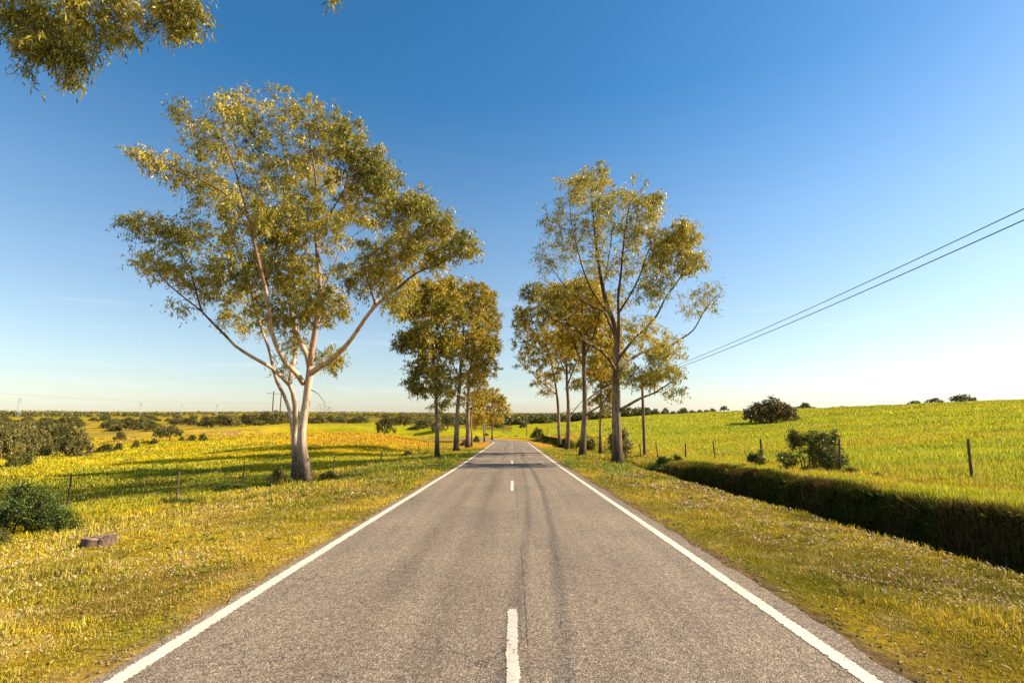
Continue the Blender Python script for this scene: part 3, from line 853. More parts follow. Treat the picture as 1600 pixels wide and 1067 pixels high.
def make_tree(name, label, cat, base, limbs, blobs, leafmat, barkmat, leafL=.15, leafW=.035, nper=8, twigs=6, tw_len=.55,
              group=None, droop=.75, minattach=3.0, sides=9, density=1.0, twig_r=.006, rough=.10, seed=1):
    """blobs: (center xyz, radii xyz, n targets, leaf density)"""
    global rng
    rng = np.random.default_rng(seed)
    base = np.array(base, float)
    root = empty(name, base, label, cat, group)
    tubes, nodes, nrad, ndir = grow(limbs, None)
    T = []; LD = []
    for c, rd, n, ld in blobs:
        n = max(2, int(n*density))
        v = rng.normal(size=(n, 3)); v /= np.linalg.norm(v, axis=1)[:, None]
        rr = rng.random(n)**(.42)*1.0
        p = np.array(c)+v*np.array(rd)*rr[:, None]
        T.append(p); LD.append(np.full(n, ld))
    T = np.vstack(T); LD = np.concatenate(LD)
    att = nodes[:, 2] > base[2]+minattach
    Nn, Nr, Nd = nodes[att], nrad[att], ndir[att]
    # process closest first
    d0 = np.array([np.min(np.linalg.norm(Nn-t, axis=1)) for t in T])
    order = np.argsort(d0)
    br = MB(); tips = []; tipd = []
    for idx in order:
        t = T[idx]
        dv = t-Nn
        dist = np.linalg.norm(dv, axis=1)
        pen = dist + np.maximum(0, -(dv[:, 2]))*.9 - .25*np.einsum('ij,ij->i', dv, Nd)
        k = int(np.argmin(pen))
        a = Nn[k]; L = dist[k]
        if L < .15:
            tips.append(t); tipd.append(Nd[k]); continue
        dirv = (t-a)/L
        m = max(3, int(L/.5)+2)
        ctrl = a + Nd[k]*L*.3 + np.array([0, 0, up_bias])*L*.18 + rng.normal(0, .07*L, 3)
        q = np.linspace(0, 1, m)[:, None]
        mid = (a+t)/2*.5+ctrl*.5
        P = (1-q)**2*a + 2*q*(1-q)*(mid*1.0+ctrl*0) + q*q*t
        P[1:-1] += rng.normal(0, .035*L/m*2, (m-2, 3))
        r0 = min(Nr[k]*.75, .014+.019*L)
        r1 = max(.006, twig_r)
        rad = r0+(r1-r0)*q[:, 0]
        br.tube(P, rad, 4 if r0 < .03 else 6, cap=False, a=-1.0 if r0 < .045 else 9.0)
        tn = np.gradient(P, axis=0); tn /= np.maximum(np.linalg.norm(tn, axis=1), 1e-9)[:, None]
        Nn = np.vstack([Nn, P[1:]]); Nr = np.concatenate([Nr, rad[1:]]); Nd = np.vstack([Nd, tn[1:]])
        tips.append(t); tipd.append(dirv)
    tips = np.array(tips); tipd = np.array(tipd); ldo = LD[order]
    # trunk + limbs
    tk = MB()
    for i, (P, rad) in enumerate(tubes):
        hh = P[:, 2]-base[2]
        big = rad.max() > .1
        if big and P[0, 2] < base[2]+.6:
            n = 20
            fl = 1+.5*np.exp(-np.clip(hh, 0, 9)/.35)
            rad = rad*fl
            P = P.copy()
            tk.tube(P, rad, n, rough=rough*1.3, a=np.maximum(hh, 0))
        else:
            tk.tube(P, rad, max(6, sides if rad.max() > .06 else 6), rough=rough, a=np.where(rad < .062, -1.0, np.maximum(hh, 0)))
    o = tk.build('trunk', barkmat, root, smooth=True, loc=tuple(base), attr='bk')
    # twiglets and leaves
    nt_ = len(tips)
    tw = np.repeat(np.arange(nt_), twigs)
    D = tipd[tw]*.6 + rng.normal(0, .75, (len(tw), 3)); D[:, 2] -= .05
    D /= np.linalg.norm(D, axis=1)[:, None]
    LL = tw_len*(.5+.8*rng.random(len(tw)))
    mid = tips[tw] + D*(LL*.55)[:, None]
    D2 = D + np.array([0, 0, -droop*1.1]); D2 /= np.linalg.norm(D2, axis=1)[:, None]
    end = mid + D2*(LL*.55)[:, None]
    if twig_r > 0:
        A, B, Cc = tips[tw], mid, end
        side = np.cross(D, [0.3, .2, 1.]); side /= np.maximum(np.linalg.norm(side, axis=1), 1e-6)[:, None]
        side *= twig_r*.7
        V = np.stack([A-side, A+side, B+side*.8, B-side*.8, Cc+side*.4, Cc-side*.4], 1).reshape(-1, 3)
        b = np.arange(len(tw))[:, None, None]*6
        Q = (b+np.array([[[0, 1, 2, 3], [3, 2, 4, 5]]])).reshape(-1, 4)
        br.add(V, Q, None, -1.0)
    br.build('branches', barkmat, root, smooth=True, loc=tuple(base), attr='bk')
    ld = ldo[tw]
    cnt = rng.poisson(nper*ld)
    li = np.repeat(np.arange(len(tw)), cnt)
    u = rng.random(len(li))[:, None]
    P = np.where(u < .5, tips[tw][li]+(mid[li]-tips[tw][li])*(u*2), mid[li]+(end[li]-mid[li])*(u*2-1))
    P = P + rng.normal(0, .035, P.shape)
    LDir = rng.normal(0, .55, (len(li), 3)); LDir[:, 2] -= droop; LDir /= np.linalg.norm(LDir, axis=1)[:, None]
    Ls = leafL*(.6+.8*rng.random(len(li))); Ws = leafW*(.7+.6*rng.random(len(li)))
    V, Q = leaf_quads(P-base, LDir, Ls, Ws)
    mk('crown', V, Q, leafmat, root)
    return root
up_bias = 1.0

DEEP = 1.0
def limb(pts, Y, r0, r1):
    """pts: (px, py[, dY]); consecutive dY offsets give the limb its depth"""
    return ([PY(p[0], p[1], Y+DEEP*(p[2] if len(p) > 2 else 0)) for p in pts], r0, r1)
def blob(px, py, rx, ry, Y, n, ld=1.0, dy=0.0, ryd=None):
    dy = dy*DEEP; c = PY(px, py, Y+dy); sc = (Y+dy)/800.0*1.0
    return (c, (rx*sc, (ryd if ryd else (rx+ry)*.5*sc*(2.3 if DEEP > 1.6 else 1.5 if DEEP > 1 else 1)), ry*sc), n, ld)

# ---- the big two stemmed gum tree on the left
YB = 26.0; DEEP = 2.0
bb = PY(474, 750, YB); bb[2] = h1(bb[0], bb[1])
def gp(px, Y, dz=-.12):
    p = PY(px, 700, Y); return p[0], h1(p[0], Y)+dz
L = []
x0, z0 = gp(481, YB)
L.append(([np.array([x0, YB, z0]), PY(478, 735, YB), PY(473, 705, YB), PY(472, 675, YB), PY(476, 645, YB), PY(480, 615, YB), PY(483, 590, YB), PY(485, 572, YB)], .27, .165))
x0, z0 = gp(466, YB+.9)
L.append(([np.array([x0+.1, YB+.8, z0]), PY(464, 715, YB+.8), PY(460, 690, YB+.7), PY(461, 660, YB+.6), PY(461, 632, YB+.5), PY(457, 612, YB+.5), PY(452, 600, YB+.5)], .165, .11))
x0, z0 = gp(462, YB+1.4)
L.append(([np.array([x0+.1, YB+1.2, z0]), PY(459, 700, YB+1.2), PY(457, 670, YB+1.2), PY(452, 640, YB+1.4), PY(444, 618, YB+1.6), PY(433, 597, YB+1.8), PY(428, 580, YB+2), PY(420, 545, YB+2.3), PY(406, 506, YB+2.7), PY(396, 468, YB+3), PY(385, 425, YB+3.3), PY(362, 370, YB+3.4), PY(340, 320, YB+3.4), PY(322, 275, YB+3.3)], .12, .025))
L += [limb([(453, 602, .5), (440, 588, .3), (425, 575, 0), (393, 557, -.4), (367, 540, -.8), (350, 522, -1), (326, 498, -1.4), (315, 486, -1.6), (294, 470, -1.9), (268, 449, -2.2), (245, 425, -2.4)], YB, .115, .02),
      limb([(315, 486, -1.6), (306, 455, -1.3), (300, 430, -1), (282, 395, -.8), (255, 370, -.6), (222, 352, -.4)], YB, .05, .015),
      limb([(474, 599), (462, 582, -.4), (446, 566, -.9), (432, 540, -1.3), (423, 515, -1.6), (421, 490, -1.9), (414, 450, -2.2), (402, 400, -2.4), (388, 340, -2.5), (372, 280, -2.5), (352, 225, -2.3), (345, 190, -2.2)], YB, .14, .02),
      limb([(484, 574), (480, 556, .2), (468, 532, .5), (460, 506, .8), (453, 470, 1.1), (452, 430, 1.3), (460, 380, 1.4), (456, 330, 1.5), (450, 270, 1.4), (440, 215, 1.2), (447, 165, 1)], YB, .15, .02),
      limb([(484, 574), (487, 548, -.1), (492, 519, -.2), (496, 494, -.3), (500, 450, -.3), (496, 400, -.2), (492, 340, 0), (494, 285, .2), (485, 230, .3), (480, 190, .3)], YB, .16, .02),
      limb([(486, 583), (499, 573, -.2), (511, 567, -.4), (533, 548, -.8), (552, 526, -1.1), (571, 497, -1.5), (587, 478, -1.8), (605, 462, -2), (622, 450, -2.1), (650, 427, -2.3), (685, 413, -2.5), (715, 398, -2.6)], YB, .15, .02),
      limb([(580, 487, -1.7), (600, 440, -1.3), (612, 405, -1.1), (640, 385, -1), (655, 355, -1)], YB, .07, .02),
      limb([(587, 478, -1.8), (575, 440, -2.2), (565, 415, -2.4), (590, 390, -2.5), (619, 372, -2.6)], YB, .05, .015),
      limb([(452, 600, .5), (458, 570, .9), (462, 548, 1.3), (458, 510, 1.8), (452, 470, 2.2), (436, 430, 2.5), (425, 380, 2.7), (410, 320, 2.8), (398, 260, 2.7)], YB, .12, .02),
      limb([(497, 470, -.3), (515, 430, .5), (532, 392, 1.2), (556, 366, 1.6), (583, 352, 1.8)], YB, .06, .015),
      limb([(494, 380, -.1), (512, 340, -.6), (530, 310, -1.2), (548, 275, -1.6), (560, 240, -1.8)], YB, .06, .015),
      limb([(396, 465, 3), (372, 430, 2.5), (345, 395, 2), (318, 370, 1.6), (292, 350, 1.3)], YB, .05, .012),
      limb([(388, 340, -2.5), (360, 310, -2.7), (330, 290, -2.8), (290, 272, -2.9), (240, 258, -2.9), (216, 250, -2.9)], YB, .045, .01),
      limb([(486, 609, -.25), (498, 616, -.6), (508, 630, -.8), (507, 645, -.9)], YB, .025, .008)]
B = []
def bl(*a, **k): B.append(blob(*a, YB, **k))
for px, py, rx, ry, n, ld, dy in [
 (450, 165, 26, 20, 14, .9, 1), (400, 178, 45, 24, 26, .9, -1), (355, 178, 30, 22, 12, .8, -2), (510, 205, 42, 32, 40, 1.2, .5), (555, 240, 38, 36, 40, 1.25, -1), (592, 275, 30, 34, 34, 1.25, -.5),
 (298, 182, 18, 20, 9, .6, -2), (330, 225, 40, 35, 26, .75, -2), (400, 240, 55, 40, 38, .75, 0), (478, 255, 52, 42, 50, 1.0, 1.2), (555, 305, 48, 42, 52, 1.15, .5),
 (232, 250, 22, 10, 8, .8, -2.8), (272, 268, 34, 20, 16, .8, -2.5), (325, 300, 40, 35, 28, .8, -1), (215, 350, 20, 9, 8, .9, -.5), (255, 362, 42, 20, 24, .9, -.6), (315, 370, 48, 32, 34, .85, .8),
 (385, 325, 45, 38, 38, .85, 1.5), (425, 360, 55, 40, 50, 1.1, -1.5), (395, 420, 50, 40, 44, 1.0, -1.5), (460, 425, 52, 42, 54, 1.15, 0), (355, 440, 40, 36, 30, .8, 2), (280, 420, 44, 30, 28, .8, -1.5),
 (240, 415, 22, 16, 9, .7, -2), (500, 350, 46, 40, 42, 1.0, -1), (500, 475, 46, 32, 38, 1.0, -.5), (440, 490, 40, 30, 34, 1.0, -.8), (380, 500, 30, 26, 20, .9, 2), (558, 430, 34, 34, 20, .9, -1),
 (618, 335, 26, 26, 22, 1.0, -1.3), (652, 325, 32, 24, 28, 1.15, -1.2), (680, 358, 32, 28, 28, 1.1, -2), (722, 384, 26, 16, 16, 1.0, -2.5), (640, 388, 42, 26, 30, 1.0, -1.8), (590, 400, 30, 28, 20, .9, -2),
 (612, 432, 40, 26, 26, .95, -1.2), (330, 455, 30, 24, 16, .7, 0), (516, 560, 18, 20, 14, 1.0, .8), (622, 470, 28, 16, 14, .8, -2), (288, 482, 18, 12, 5, .3, -1.8), (440, 572, 12, 14, 6, .8, 2),
 (470, 540, 30, 14, 12, .7, 1.0), (450, 300, 50, 40, 34, .8, -1.5), (680, 400, 30, 14, 14, .9, -2.4), (505, 640, 10, 12, 3, 0.02, -.8)]:
    bl(px, py, rx, ry, n=n, ld=ld, dy=dy)
make_tree('gum_tree', 'large pale twin stemmed gum tree with a broad golden crown beside the left verge', 'tree', bb, L, B, M_EUC, M_GUMB,
          leafL=.185, leafW=.050, nper=11, twigs=6, tw_len=.56, sides=12, density=1.8, seed=11)

# ---- the off-frame gum whose branches hang into the top left
YT = 11.5; DEEP = 1.0
tb = np.array([-17.5, 10.0, 0]); tb[2] = h1(tb[0], tb[1])
def P3(px, py, Y): return PY(px, py, Y)
L = [([tb-np.array([0, 0, .1]), tb+np.array([.1, .2, 3]), tb+np.array([.4, .5, 6]), tb+np.array([1.2, .8, 9]), tb+np.array([1.6, 1.0, 12]), tb+np.array([1.5, 1, 15])], .36, .05),
     ([tb+np.array([.4, .5, 6]), tb+np.array([1.6, 1.2, 8.2]), P3(-40, -60, YT), P3(60, -45, YT), P3(150, -40, YT+.3), P3(240, -55, YT+.4), P3(380, -90, YT+.3), P3(500, -70, YT)], .14, .02),
     ([tb+np.array([1.0, .8, 8]), P3(-60, -160, YT), P3(60, -170, YT), P3(200, -180, YT)], .12, .03)]
B = []
for px, py, rx, ry, n, ld, dy in [
 (25, 25, 55, 50, 30, 1.1, 0), (75, 30, 55, 50, 32, 1.1, .5), (60, 70, 40, 35, 16, 1.0, -.3), (105, 85, 30, 30, 16, 1.0, 0), (140, 35, 50, 45, 30, 1.1, 0), (112, 118, 18, 16, 6, .8, 0),
 (195, 20, 35, 32, 16, 1.0, .3), (190, 55, 16, 14, 5, .8, 0), (265, 10, 38, 30, 24, 1.1, 0), (285, 45, 24, 18, 10, 1.0, 0), (300, 15, 20, 26, 10, .9, 0), (48, 105, 9, 14, 3, .5, 0), (232, 30, 24, 16, 6, .7, 0),
 (100, -60, 120, 60, 40, 1.0, 0), (250, -70, 90, 50, 26, 1.0, 0), (60, -160, 130, 60, 36, 1.0, 0), (525, -6, 6, 10, 3, .7, 0), (500, -60, 40, 25, 8, .8, 0), (-120, -100, 120, 90, 40, 1.0, 0), (-150, -250, 150, 90, 40, 1.0, 0)]:
    B.append(blob(px, py, rx, ry, YT, n, ld, dy))
make_tree('gum_tree', 'golden green gum branches hanging into the top left corner of the view', 'tree', tb, L, B, M_EUC, M_GUMB, leafL=.17, leafW=.036, nper=7, twigs=6, tw_len=.38, droop=.9, density=1.45, seed=12)

# ---- right hand tree nearest the camera
Y1 = 35.0; DEEP = 1.8
x0 = PY(965, 722, Y1)[0]; b1 = np.array([x0, Y1, h1(x0, Y1)])
L = [([b1-np.array([0, 0, .15]), PY(964, 690, Y1), PY(963, 650, Y1), PY(963, 615, Y1), PY(962, 590, Y1), PY(964, 560, Y1+.1), PY(963, 520, Y1+.2), PY(956, 495, Y1+.3), PY(948, 475, Y1+.5), PY(940, 440, Y1+.8), PY(934, 400, Y1+1), PY(928, 350, Y1+1.1), PY(924, 290, Y1+1.1)], .37, .02),
     limb([(965, 558, .1), (967, 510, -.3), (966, 465, -.7), (970, 430, -1), (974, 385, -1.3), (980, 340, -1.5), (988, 305, -1.6)], Y1, .15, .02),
     limb([(962, 580), (952, 562, -.5), (935, 545, -1), (913, 532, -1.5), (900, 512, -2), (865, 500, -2.4), (846, 480, -2.8)], Y1, .13, .02),
     limb([(962, 525, .2), (952, 505, .5), (944, 488, .9), (916, 474, 1.3), (888, 453, 1.8), (870, 430, 2.2), (852, 400, 2.5)], Y1, .12, .015),
     limb([(964, 585), (975, 574, .3), (988, 560, .7), (1010, 548, 1.2), (1040, 545, 1.7), (1060, 532, 2), (1083, 516, 2.3), (1098, 490, 2.6), (1112, 470, 2.8), (1128, 455, 3)], Y1, .14, .015),
     limb([(968, 641), (980, 634, -.2), (1001, 622, -.5), (1022, 614, -.8), (1040, 603, -1), (1055, 592, -1.2), (1066, 578, -1.3)], Y1, .12, .02),
     limb([(967, 560), (990, 530, -.8), (1010, 512, -1.4), (1028, 490, -1.8), (1040, 465, -2.2), (1062, 435, -2.5), (1075, 400, -2.7)], Y1, .11, .02),
     limb([(966, 490, -.5), (985, 460, -1.2), (1000, 430, -1.8), (1012, 395, -2.2), (1030, 360, -2.5)], Y1, .08, .015),
     limb([(956, 495, .3), (935, 470, -.4), (918, 440, -1), (905, 400, -1.5), (893, 350, -1.8), (890, 310, -1.9)], Y1, .08, .015),
     limb([(942, 450, .7), (950, 410, 1.2), (956, 370, 1.7), (960, 330, 2)], Y1, .07, .015)]
B = []
for px, py, rx, ry, n, ld, dy in [
 (925, 282, 30, 20, 22, 1.1, 1), (895, 300, 28, 26, 24, .65, -1.5), (938, 318, 32, 30, 26, 1.0, .8), (988, 300, 20, 22, 16, .6, -1.6), (1012, 322, 22, 22, 18, .9, -2), (1000, 355, 32, 30, 28, .75, -2), (958, 362, 38, 34, 30, .5, 1.5),
 (915, 355, 32, 34, 30, .6, 0), (868, 345, 26, 28, 22, .42, -1), (880, 395, 32, 34, 28, .42, 1.5), (850, 405, 18, 25, 16, .35, 2), (1045, 370, 30, 24, 26, .9, -2.5), (1072, 372, 20, 22, 20, 1.0, -2.5), (1040, 405, 36, 26, 30, .85, -2), (1078, 412, 20, 18, 18, 1.0, -2.6),
 (985, 415, 38, 36, 30, .5, 0), (938, 415, 36, 34, 28, .55, .5), (1092, 470, 32, 26, 26, .45, 2.6), (1112, 462, 18, 20, 12, .22, 3), (1022, 455, 30, 26, 24, .6, -2), (1035, 545, 28, 30, 26, 1.0, -1), (1040, 580, 26, 18, 18, 1.0, -1.1),
 (1008, 590, 22, 16, 12, .9, -.8), (1000, 520, 28, 28, 20, .7, -1.2), (870, 470, 30, 22, 16, .25, -2), (985, 575, 18, 30, 12, .7, -.5), (965, 470, 26, 26, 12, .4, 0), (1050, 610, 16, 14, 6, .6, -1), (855, 455, 18, 24, 10, .15, 2)]:
    B.append(blob(px, py, rx, ry, Y1, n, ld, dy))
make_tree('gum_tree', 'tall sparse gum tree with a bare dark trunk, nearest of the right hand row', 'tree', b1, L, B, M_EUC, M_GUMB2, leafL=.20, leafW=.055, nper=12, twigs=6, tw_len=.62, density=1.9, sides=10, seed=13)

DEEP = 1.5
def row_tree(label, px, Y, r, limbs, blobs, mat, seed, lean=0, **kw):
    x0 = PY(px, 700, Y)[0]; b = np.array([x0, Y, h1(x0, Y)])
    L = []
    for i, (pts, r0, r1) in enumerate(limbs):
        r0 *= .7
        if i == 0: L.append(([b-np.array([0, 0, .15])]+[PY(p[0], p[1], Y+DEEP*(p[2] if len(p) > 2 else 0)) for p in pts], r0, r1))
        else: L.append(limb(pts, Y, r0, r1))
    B = [blob(a[0], a[1], a[2], a[3], Y, a[4], a[5], a[6] if len(a) > 6 else 0) for a in blobs]
    args = dict(leafL=.29, leafW=.09, nper=11, twigs=6, tw_len=.75, density=1.7, sides=8, twig_r=.01)
    args.update(kw)
    return make_tree('gum_tree', label, 'tree', b, L, B, mat, M_GUMB2, seed=seed, **args)

row_tree('gum tree with forked low limbs behind the nearest right hand trunk', 910, 47, .42,
  [([(911, 690), (913, 660), (914, 630), (913, 600), (912, 570), (912, 530), (910, 490), (905, 455)], .46, .06),
   ([(914, 650), (925, 642, -.4), (936, 635, -.8), (950, 618, -1.2), (962, 600, -1.5), (975, 585, -2)], .16, .03),
   ([(914, 628), (930, 615, .6), (945, 605, 1.2), (962, 596, 1.6), (978, 590, 2)], .15, .03),
   ([(912, 575), (900, 545, 1), (888, 515, 1.6), (880, 480, 2)], .14, .03), ([(912, 560), (925, 530, -1), (935, 500, -2), (938, 470, -2.4)], .14, .03)],
  [(878, 458, 28, 20, 30, 1.1, 1), (910, 455, 32, 22, 34, 1.1, -1), (935, 475, 24, 24, 26, 1.1, -2), (890, 490, 32, 26, 36, 1.1, 1.5), (925, 510, 34, 30, 40, 1.1, 0), (895, 530, 30, 24, 30, 1.1, 2), (945, 545, 26, 26, 26, 1.0, -1.5), (925, 575, 24, 20, 18, .9, 1), (958, 590, 18, 16, 12, .9, 1.5), (960, 520, 22, 26, 18, .9, 0), (970, 560, 14, 20, 10, .9, -1)],
  M_GOLD, 21)
row_tree('slender gum tree standing between two thicker right hand trunks', 938, 51, .2,
  [([(938, 690), (938, 660), (939, 630), (939, 600), (940, 570), (941, 545)], .24, .04), ([(939, 640), (950, 628, .5), (958, 622, .8)], .06, .02)],
  [(943, 590, 18, 22, 18, .9), (935, 620, 14, 14, 8, .8), (955, 618, 12, 12, 8, .8), (942, 560, 20, 16, 14, .9), (948, 640, 10, 10, 5, .7)], M_EUC2, 22)
row_tree('gum tree with a pale forked trunk near the far end of the right hand row', 886, 60, .34,
  [([(887, 690), (888, 660), (888, 630), (886, 600), (885, 570), (882, 540), (878, 500)], .40, .06),
   ([(889, 655), (898, 640, .5), (908, 628, 1), (916, 618, 1.4)], .10, .03), ([(887, 600), (895, 580, -1), (902, 560, -1.5), (905, 535, -2)], .16, .03), ([(886, 585), (874, 560, 1), (866, 530, 1.5)], .14, .03)],
  [(860, 520, 28, 24, 32, 1.1, 0), (888, 545, 26, 26, 30, 1.0, -1), (872, 480, 28, 24, 30, 1.1, 1), (855, 460, 22, 18, 20, 1.1, 0), (905, 600, 16, 16, 10, .9, 1), (898, 570, 20, 18, 14, .9, 0), (870, 585, 18, 14, 12, .9, 1)], M_EUC2, 23)
row_tree('gum tree leaning over the road at the far end of the right hand row', 875, 69, .34,
  [([(874, 685), (873, 660), (872, 635), (870, 615), (866, 590), (860, 560), (852, 530), (848, 490)], .36, .06),
   ([(870, 617), (855, 604, .5), (840, 592, 1), (826, 578, 1.4), (812, 565, 1.8), (800, 555, 2.2)], .12, .02), ([(866, 590), (876, 560, -1), (880, 530, -2)], .14, .03), ([(860, 560), (845, 540, -1), (832, 510, -1.5), (828, 480, -1.7)], .13, .03)],
  [(832, 455, 18, 16, 20, 1.1, -1), (840, 485, 26, 24, 32, 1.1, 0), (815, 505, 18, 20, 18, 1.1, 0), (828, 535, 26, 22, 28, 1.1, 1), (850, 560, 24, 20, 22, 1.0, -1), (845, 590, 18, 12, 10, .9, 1), (812, 490, 14, 10, 8, 1.0, 0), (868, 540, 24, 24, 22, 1.0, 0), (820, 565, 16, 12, 9, .8, 1.5), (855, 610, 12, 8, 5, .8, 0)], M_EUC2, 24)

row_tree('dense gum tree with a straight two toned trunk, nearest of the left hand clump', 684, 45, .3,
  [([(683, 700), (683, 670), (682, 640), (681, 610), (679, 580), (677, 550), (674, 510), (676, 465)], .31, .05),
   ([(682, 625), (690, 612, -.5), (698, 600, -.9), (704, 590, -1.2)], .08, .02), ([(680, 600), (665, 570, .5), (655, 540, 1), (648, 510, 1.3)], .12, .03), ([(677, 550), (690, 520, -1), (700, 490, -1.5), (702, 460, -1.7)], .12, .03)],
  [(648, 590, 14, 18, 8, .8), (690, 630, 12, 14, 6, .7), (652, 455, 26, 16, 22, 1.1), (685, 450, 30, 20, 32, 1.1), (660, 485, 34, 26, 38, 1.0, 1), (640, 485, 20, 18, 12, .9, 0), (645, 530, 26, 20, 24, .95, 0), (628, 540, 14, 10, 6, .9, 0), (672, 530, 34, 28, 36, 1.0, -1), (665, 572, 28, 22, 24, .95, 1), (693, 590, 22, 24, 18, .95, -1), (655, 605, 14, 16, 8, .9, .5), (702, 480, 26, 28, 28, 1.1, -1.5), (672, 610, 14, 14, 8, .8, 0), (700, 540, 24, 26, 22, 1.0, 0)],
  M_EUC2, 31)
row_tree('thick trunked gum tree in the middle of the left hand clump', 713, 58, .38,
  [([(713, 690), (714, 660), (716, 630), (718, 600), (720, 570), (724, 530), (722, 480)], .46, .07),
   ([(719, 590), (708, 570, 1), (700, 545, 1.5), (698, 510, 1.8)], .16, .04), ([(720, 570), (735, 545, -1), (746, 515, -1.6), (750, 480, -1.8)], .17, .04)],
  [(715, 620, 14, 14, 8, .8, .5), (700, 605, 14, 16, 8, .9, 0), (715, 450, 30, 18, 34, 1.15), (745, 462, 24, 22, 30, 1.15, -1), (700, 470, 28, 24, 34, 1.1, 1), (728, 495, 36, 28, 48, 1.1), (752, 520, 24, 28, 30, 1.1, -1.5), (712, 535, 28, 26, 30, 1.0, 1), (740, 560, 28, 22, 28, 1.0), (722, 590, 24, 16, 16, .95, 1), (765, 545, 16, 20, 14, 1.0, -1)],
  M_EUC2, 32)
row_tree('pale trunked gum tree at the back of the left hand clump beside the road', 731, 71, .38,
  [([(731, 685), (731, 660), (731, 635), (732, 605), (736, 570), (744, 535), (748, 500)], .46, .07),
   ([(736, 575), (750, 550, -1), (762, 525, -1.4), (768, 490, -1.6)], .17, .04)],
  [(764, 470, 18, 16, 20, 1.15), (768, 500, 16, 24, 24, 1.1, 0), (755, 490, 24, 24, 30, 1.1, 1), (764, 540, 20, 20, 22, 1.05, -1), (758, 572, 24, 18, 22, 1.0, 0), (740, 590, 22, 18, 18, 1.0, 1), (748, 615, 14, 10, 6, .9, 0), (738, 540, 26, 30, 26, 1.0, 1)],
  M_EUC2, 33)
row_tree('thin white stemmed gum tree tucked behind the left hand clump', 737, 74, .2,
  [([(737, 680), (736, 660), (738, 635), (742, 600), (748, 560)], .17, .05)],
  [(750, 600, 16, 14, 12, .9), (745, 575, 14, 14, 10, .9)], M_EUC2, 34)
row_tree('golden brown gum tree on the inside of the far bend', 769, 112, .4,
  [([(769, 675), (770, 660), (770, 645), (768, 625)], .30, .08), ([(770, 660), (776, 645, 1), (784, 632, 1.5)], .14, .05), ([(770, 655), (762, 640, 1), (756, 625, 1)], .14, .05)],
  [(765, 618, 20, 12, 30, 1.1), (752, 632, 18, 16, 26, 1.1, 1), (780, 630, 14, 12, 18, 1.0), (768, 645, 22, 14, 26, 1.0, -1), (790, 636, 8, 7, 6, .9), (778, 655, 10, 10, 8, .9, 1)],
  M_GOLD, 35, leafL=.38, leafW=.14)
row_tree('smaller golden gum tree behind the clump before the far bend', 757, 100, .4,
  [([(756, 672), (754, 655), (750, 640), (748, 625)], .24, .07)],
  [(748, 622, 16, 14, 22, 1.1), (742, 642, 14, 16, 20, 1.0), (756, 655, 10, 14, 12, 1.0), (738, 660, 8, 10, 8, .9)],
  M_GOLD, 36, leafL=.36, leafW=.13)

# ------------------------------------------------------------------ oaks, bushes: prototypes
def proto_oak(kind, seed, leafmat, w, h, trunk_h, nblob, leaf=.34, n=1.0, bare=False):
    """a broad oak built round its own base at the origin"""
    global rng
    rng = np.random.default_rng(seed)
    L = [([np.array([0, 0, -.3]), np.array([.05*w*(rng.random()-.5), 0, trunk_h*.6]), np.array([.08*w*(rng.random()-.5), 0, trunk_h]), np.array([0, 0, h*.72])], h*.035, h*.012)]
    for i in range(5):
        a = i*1.256+rng.random()
        L.append(([np.array([0, 0, trunk_h*.9]), np.array([math.cos(a)*w*.14, math.sin(a)*w*.14, trunk_h+(h-trunk_h)*.3]), np.array([math.cos(a)*w*.32, math.sin(a)*w*.32, trunk_h+(h-trunk_h)*.55])], h*.02, h*.008))
    B = []
    for i in range(nblob):
        a = i*2.4+rng.random()*.8; q = math.sqrt((i+.5)/nblob)
        rr = q*w*.36
        z = trunk_h + (h-trunk_h)*(.14+.64*(1-q**2.2)*(.55+.45*rng.random()))
        B.append((np.array([math.cos(a)*rr, math.sin(a)*rr, z]), (w*.17*(.8+.5*rng.random()), w*.17*(.8+.5*rng.random()), (h-trunk_h)*.20), int(11*n), .4 if bare else 1.0))
    o = make_tree(kind, None, None, (0, 0, 0), L, B, leafmat, M_OAKT, leafL=leaf, leafW=leaf*.62, nper=5 if not bare else 3, twigs=5, tw_len=h*.09, droop=.15, minattach=trunk_h*.7, sides=6, twig_r=.012, seed=seed, density=1.0, rough=.25)
    return o
def copy_tree(o, loc, scale, rz, label, cat, group=None, used=set()):
    if o.name in used:
        c = o.copy(); C.objects.link(c)
        for ch in [x for x in bpy.data.objects if x.parent == o]:
            d = ch.copy(); C.objects.link(d); d.parent = c
        if 'group' in c: del c['group']
    else:
        used.add(o.name); c = o
    c.location = loc; c.scale = scale; c.rotation_euler = (0, 0, rz)
    c['label'] = label; c['category'] = cat
    if group: c['group'] = group
    return c
OW, OH = 10.0, 7.0
PR = {'oakA': proto_oak('oak_tree', 101, M_OAK, OW, OH, 1.0, 22), 'oakB': proto_oak('oak_tree', 102, M_OAK, OW, OH, .9, 20),
      'brown': proto_oak('oak_tree', 103, M_OAKB, OW, OH, .7, 28, n=1.9, leaf=.34), 'ashy': proto_oak('woodland_tree', 104, M_ASHY, OW, OH, .3, 26, n=1.2, leaf=.36),
      'umb': proto_oak('oak_tree', 105, M_OAK, OW, OH*.8, 1.7, 16), 'shrub': proto_oak('shrub', 106, M_BUSHO, OW, OH, .2, 15, leaf=.5)}
PH = {'umb': OH*.8}
rnd = random.Random(5)
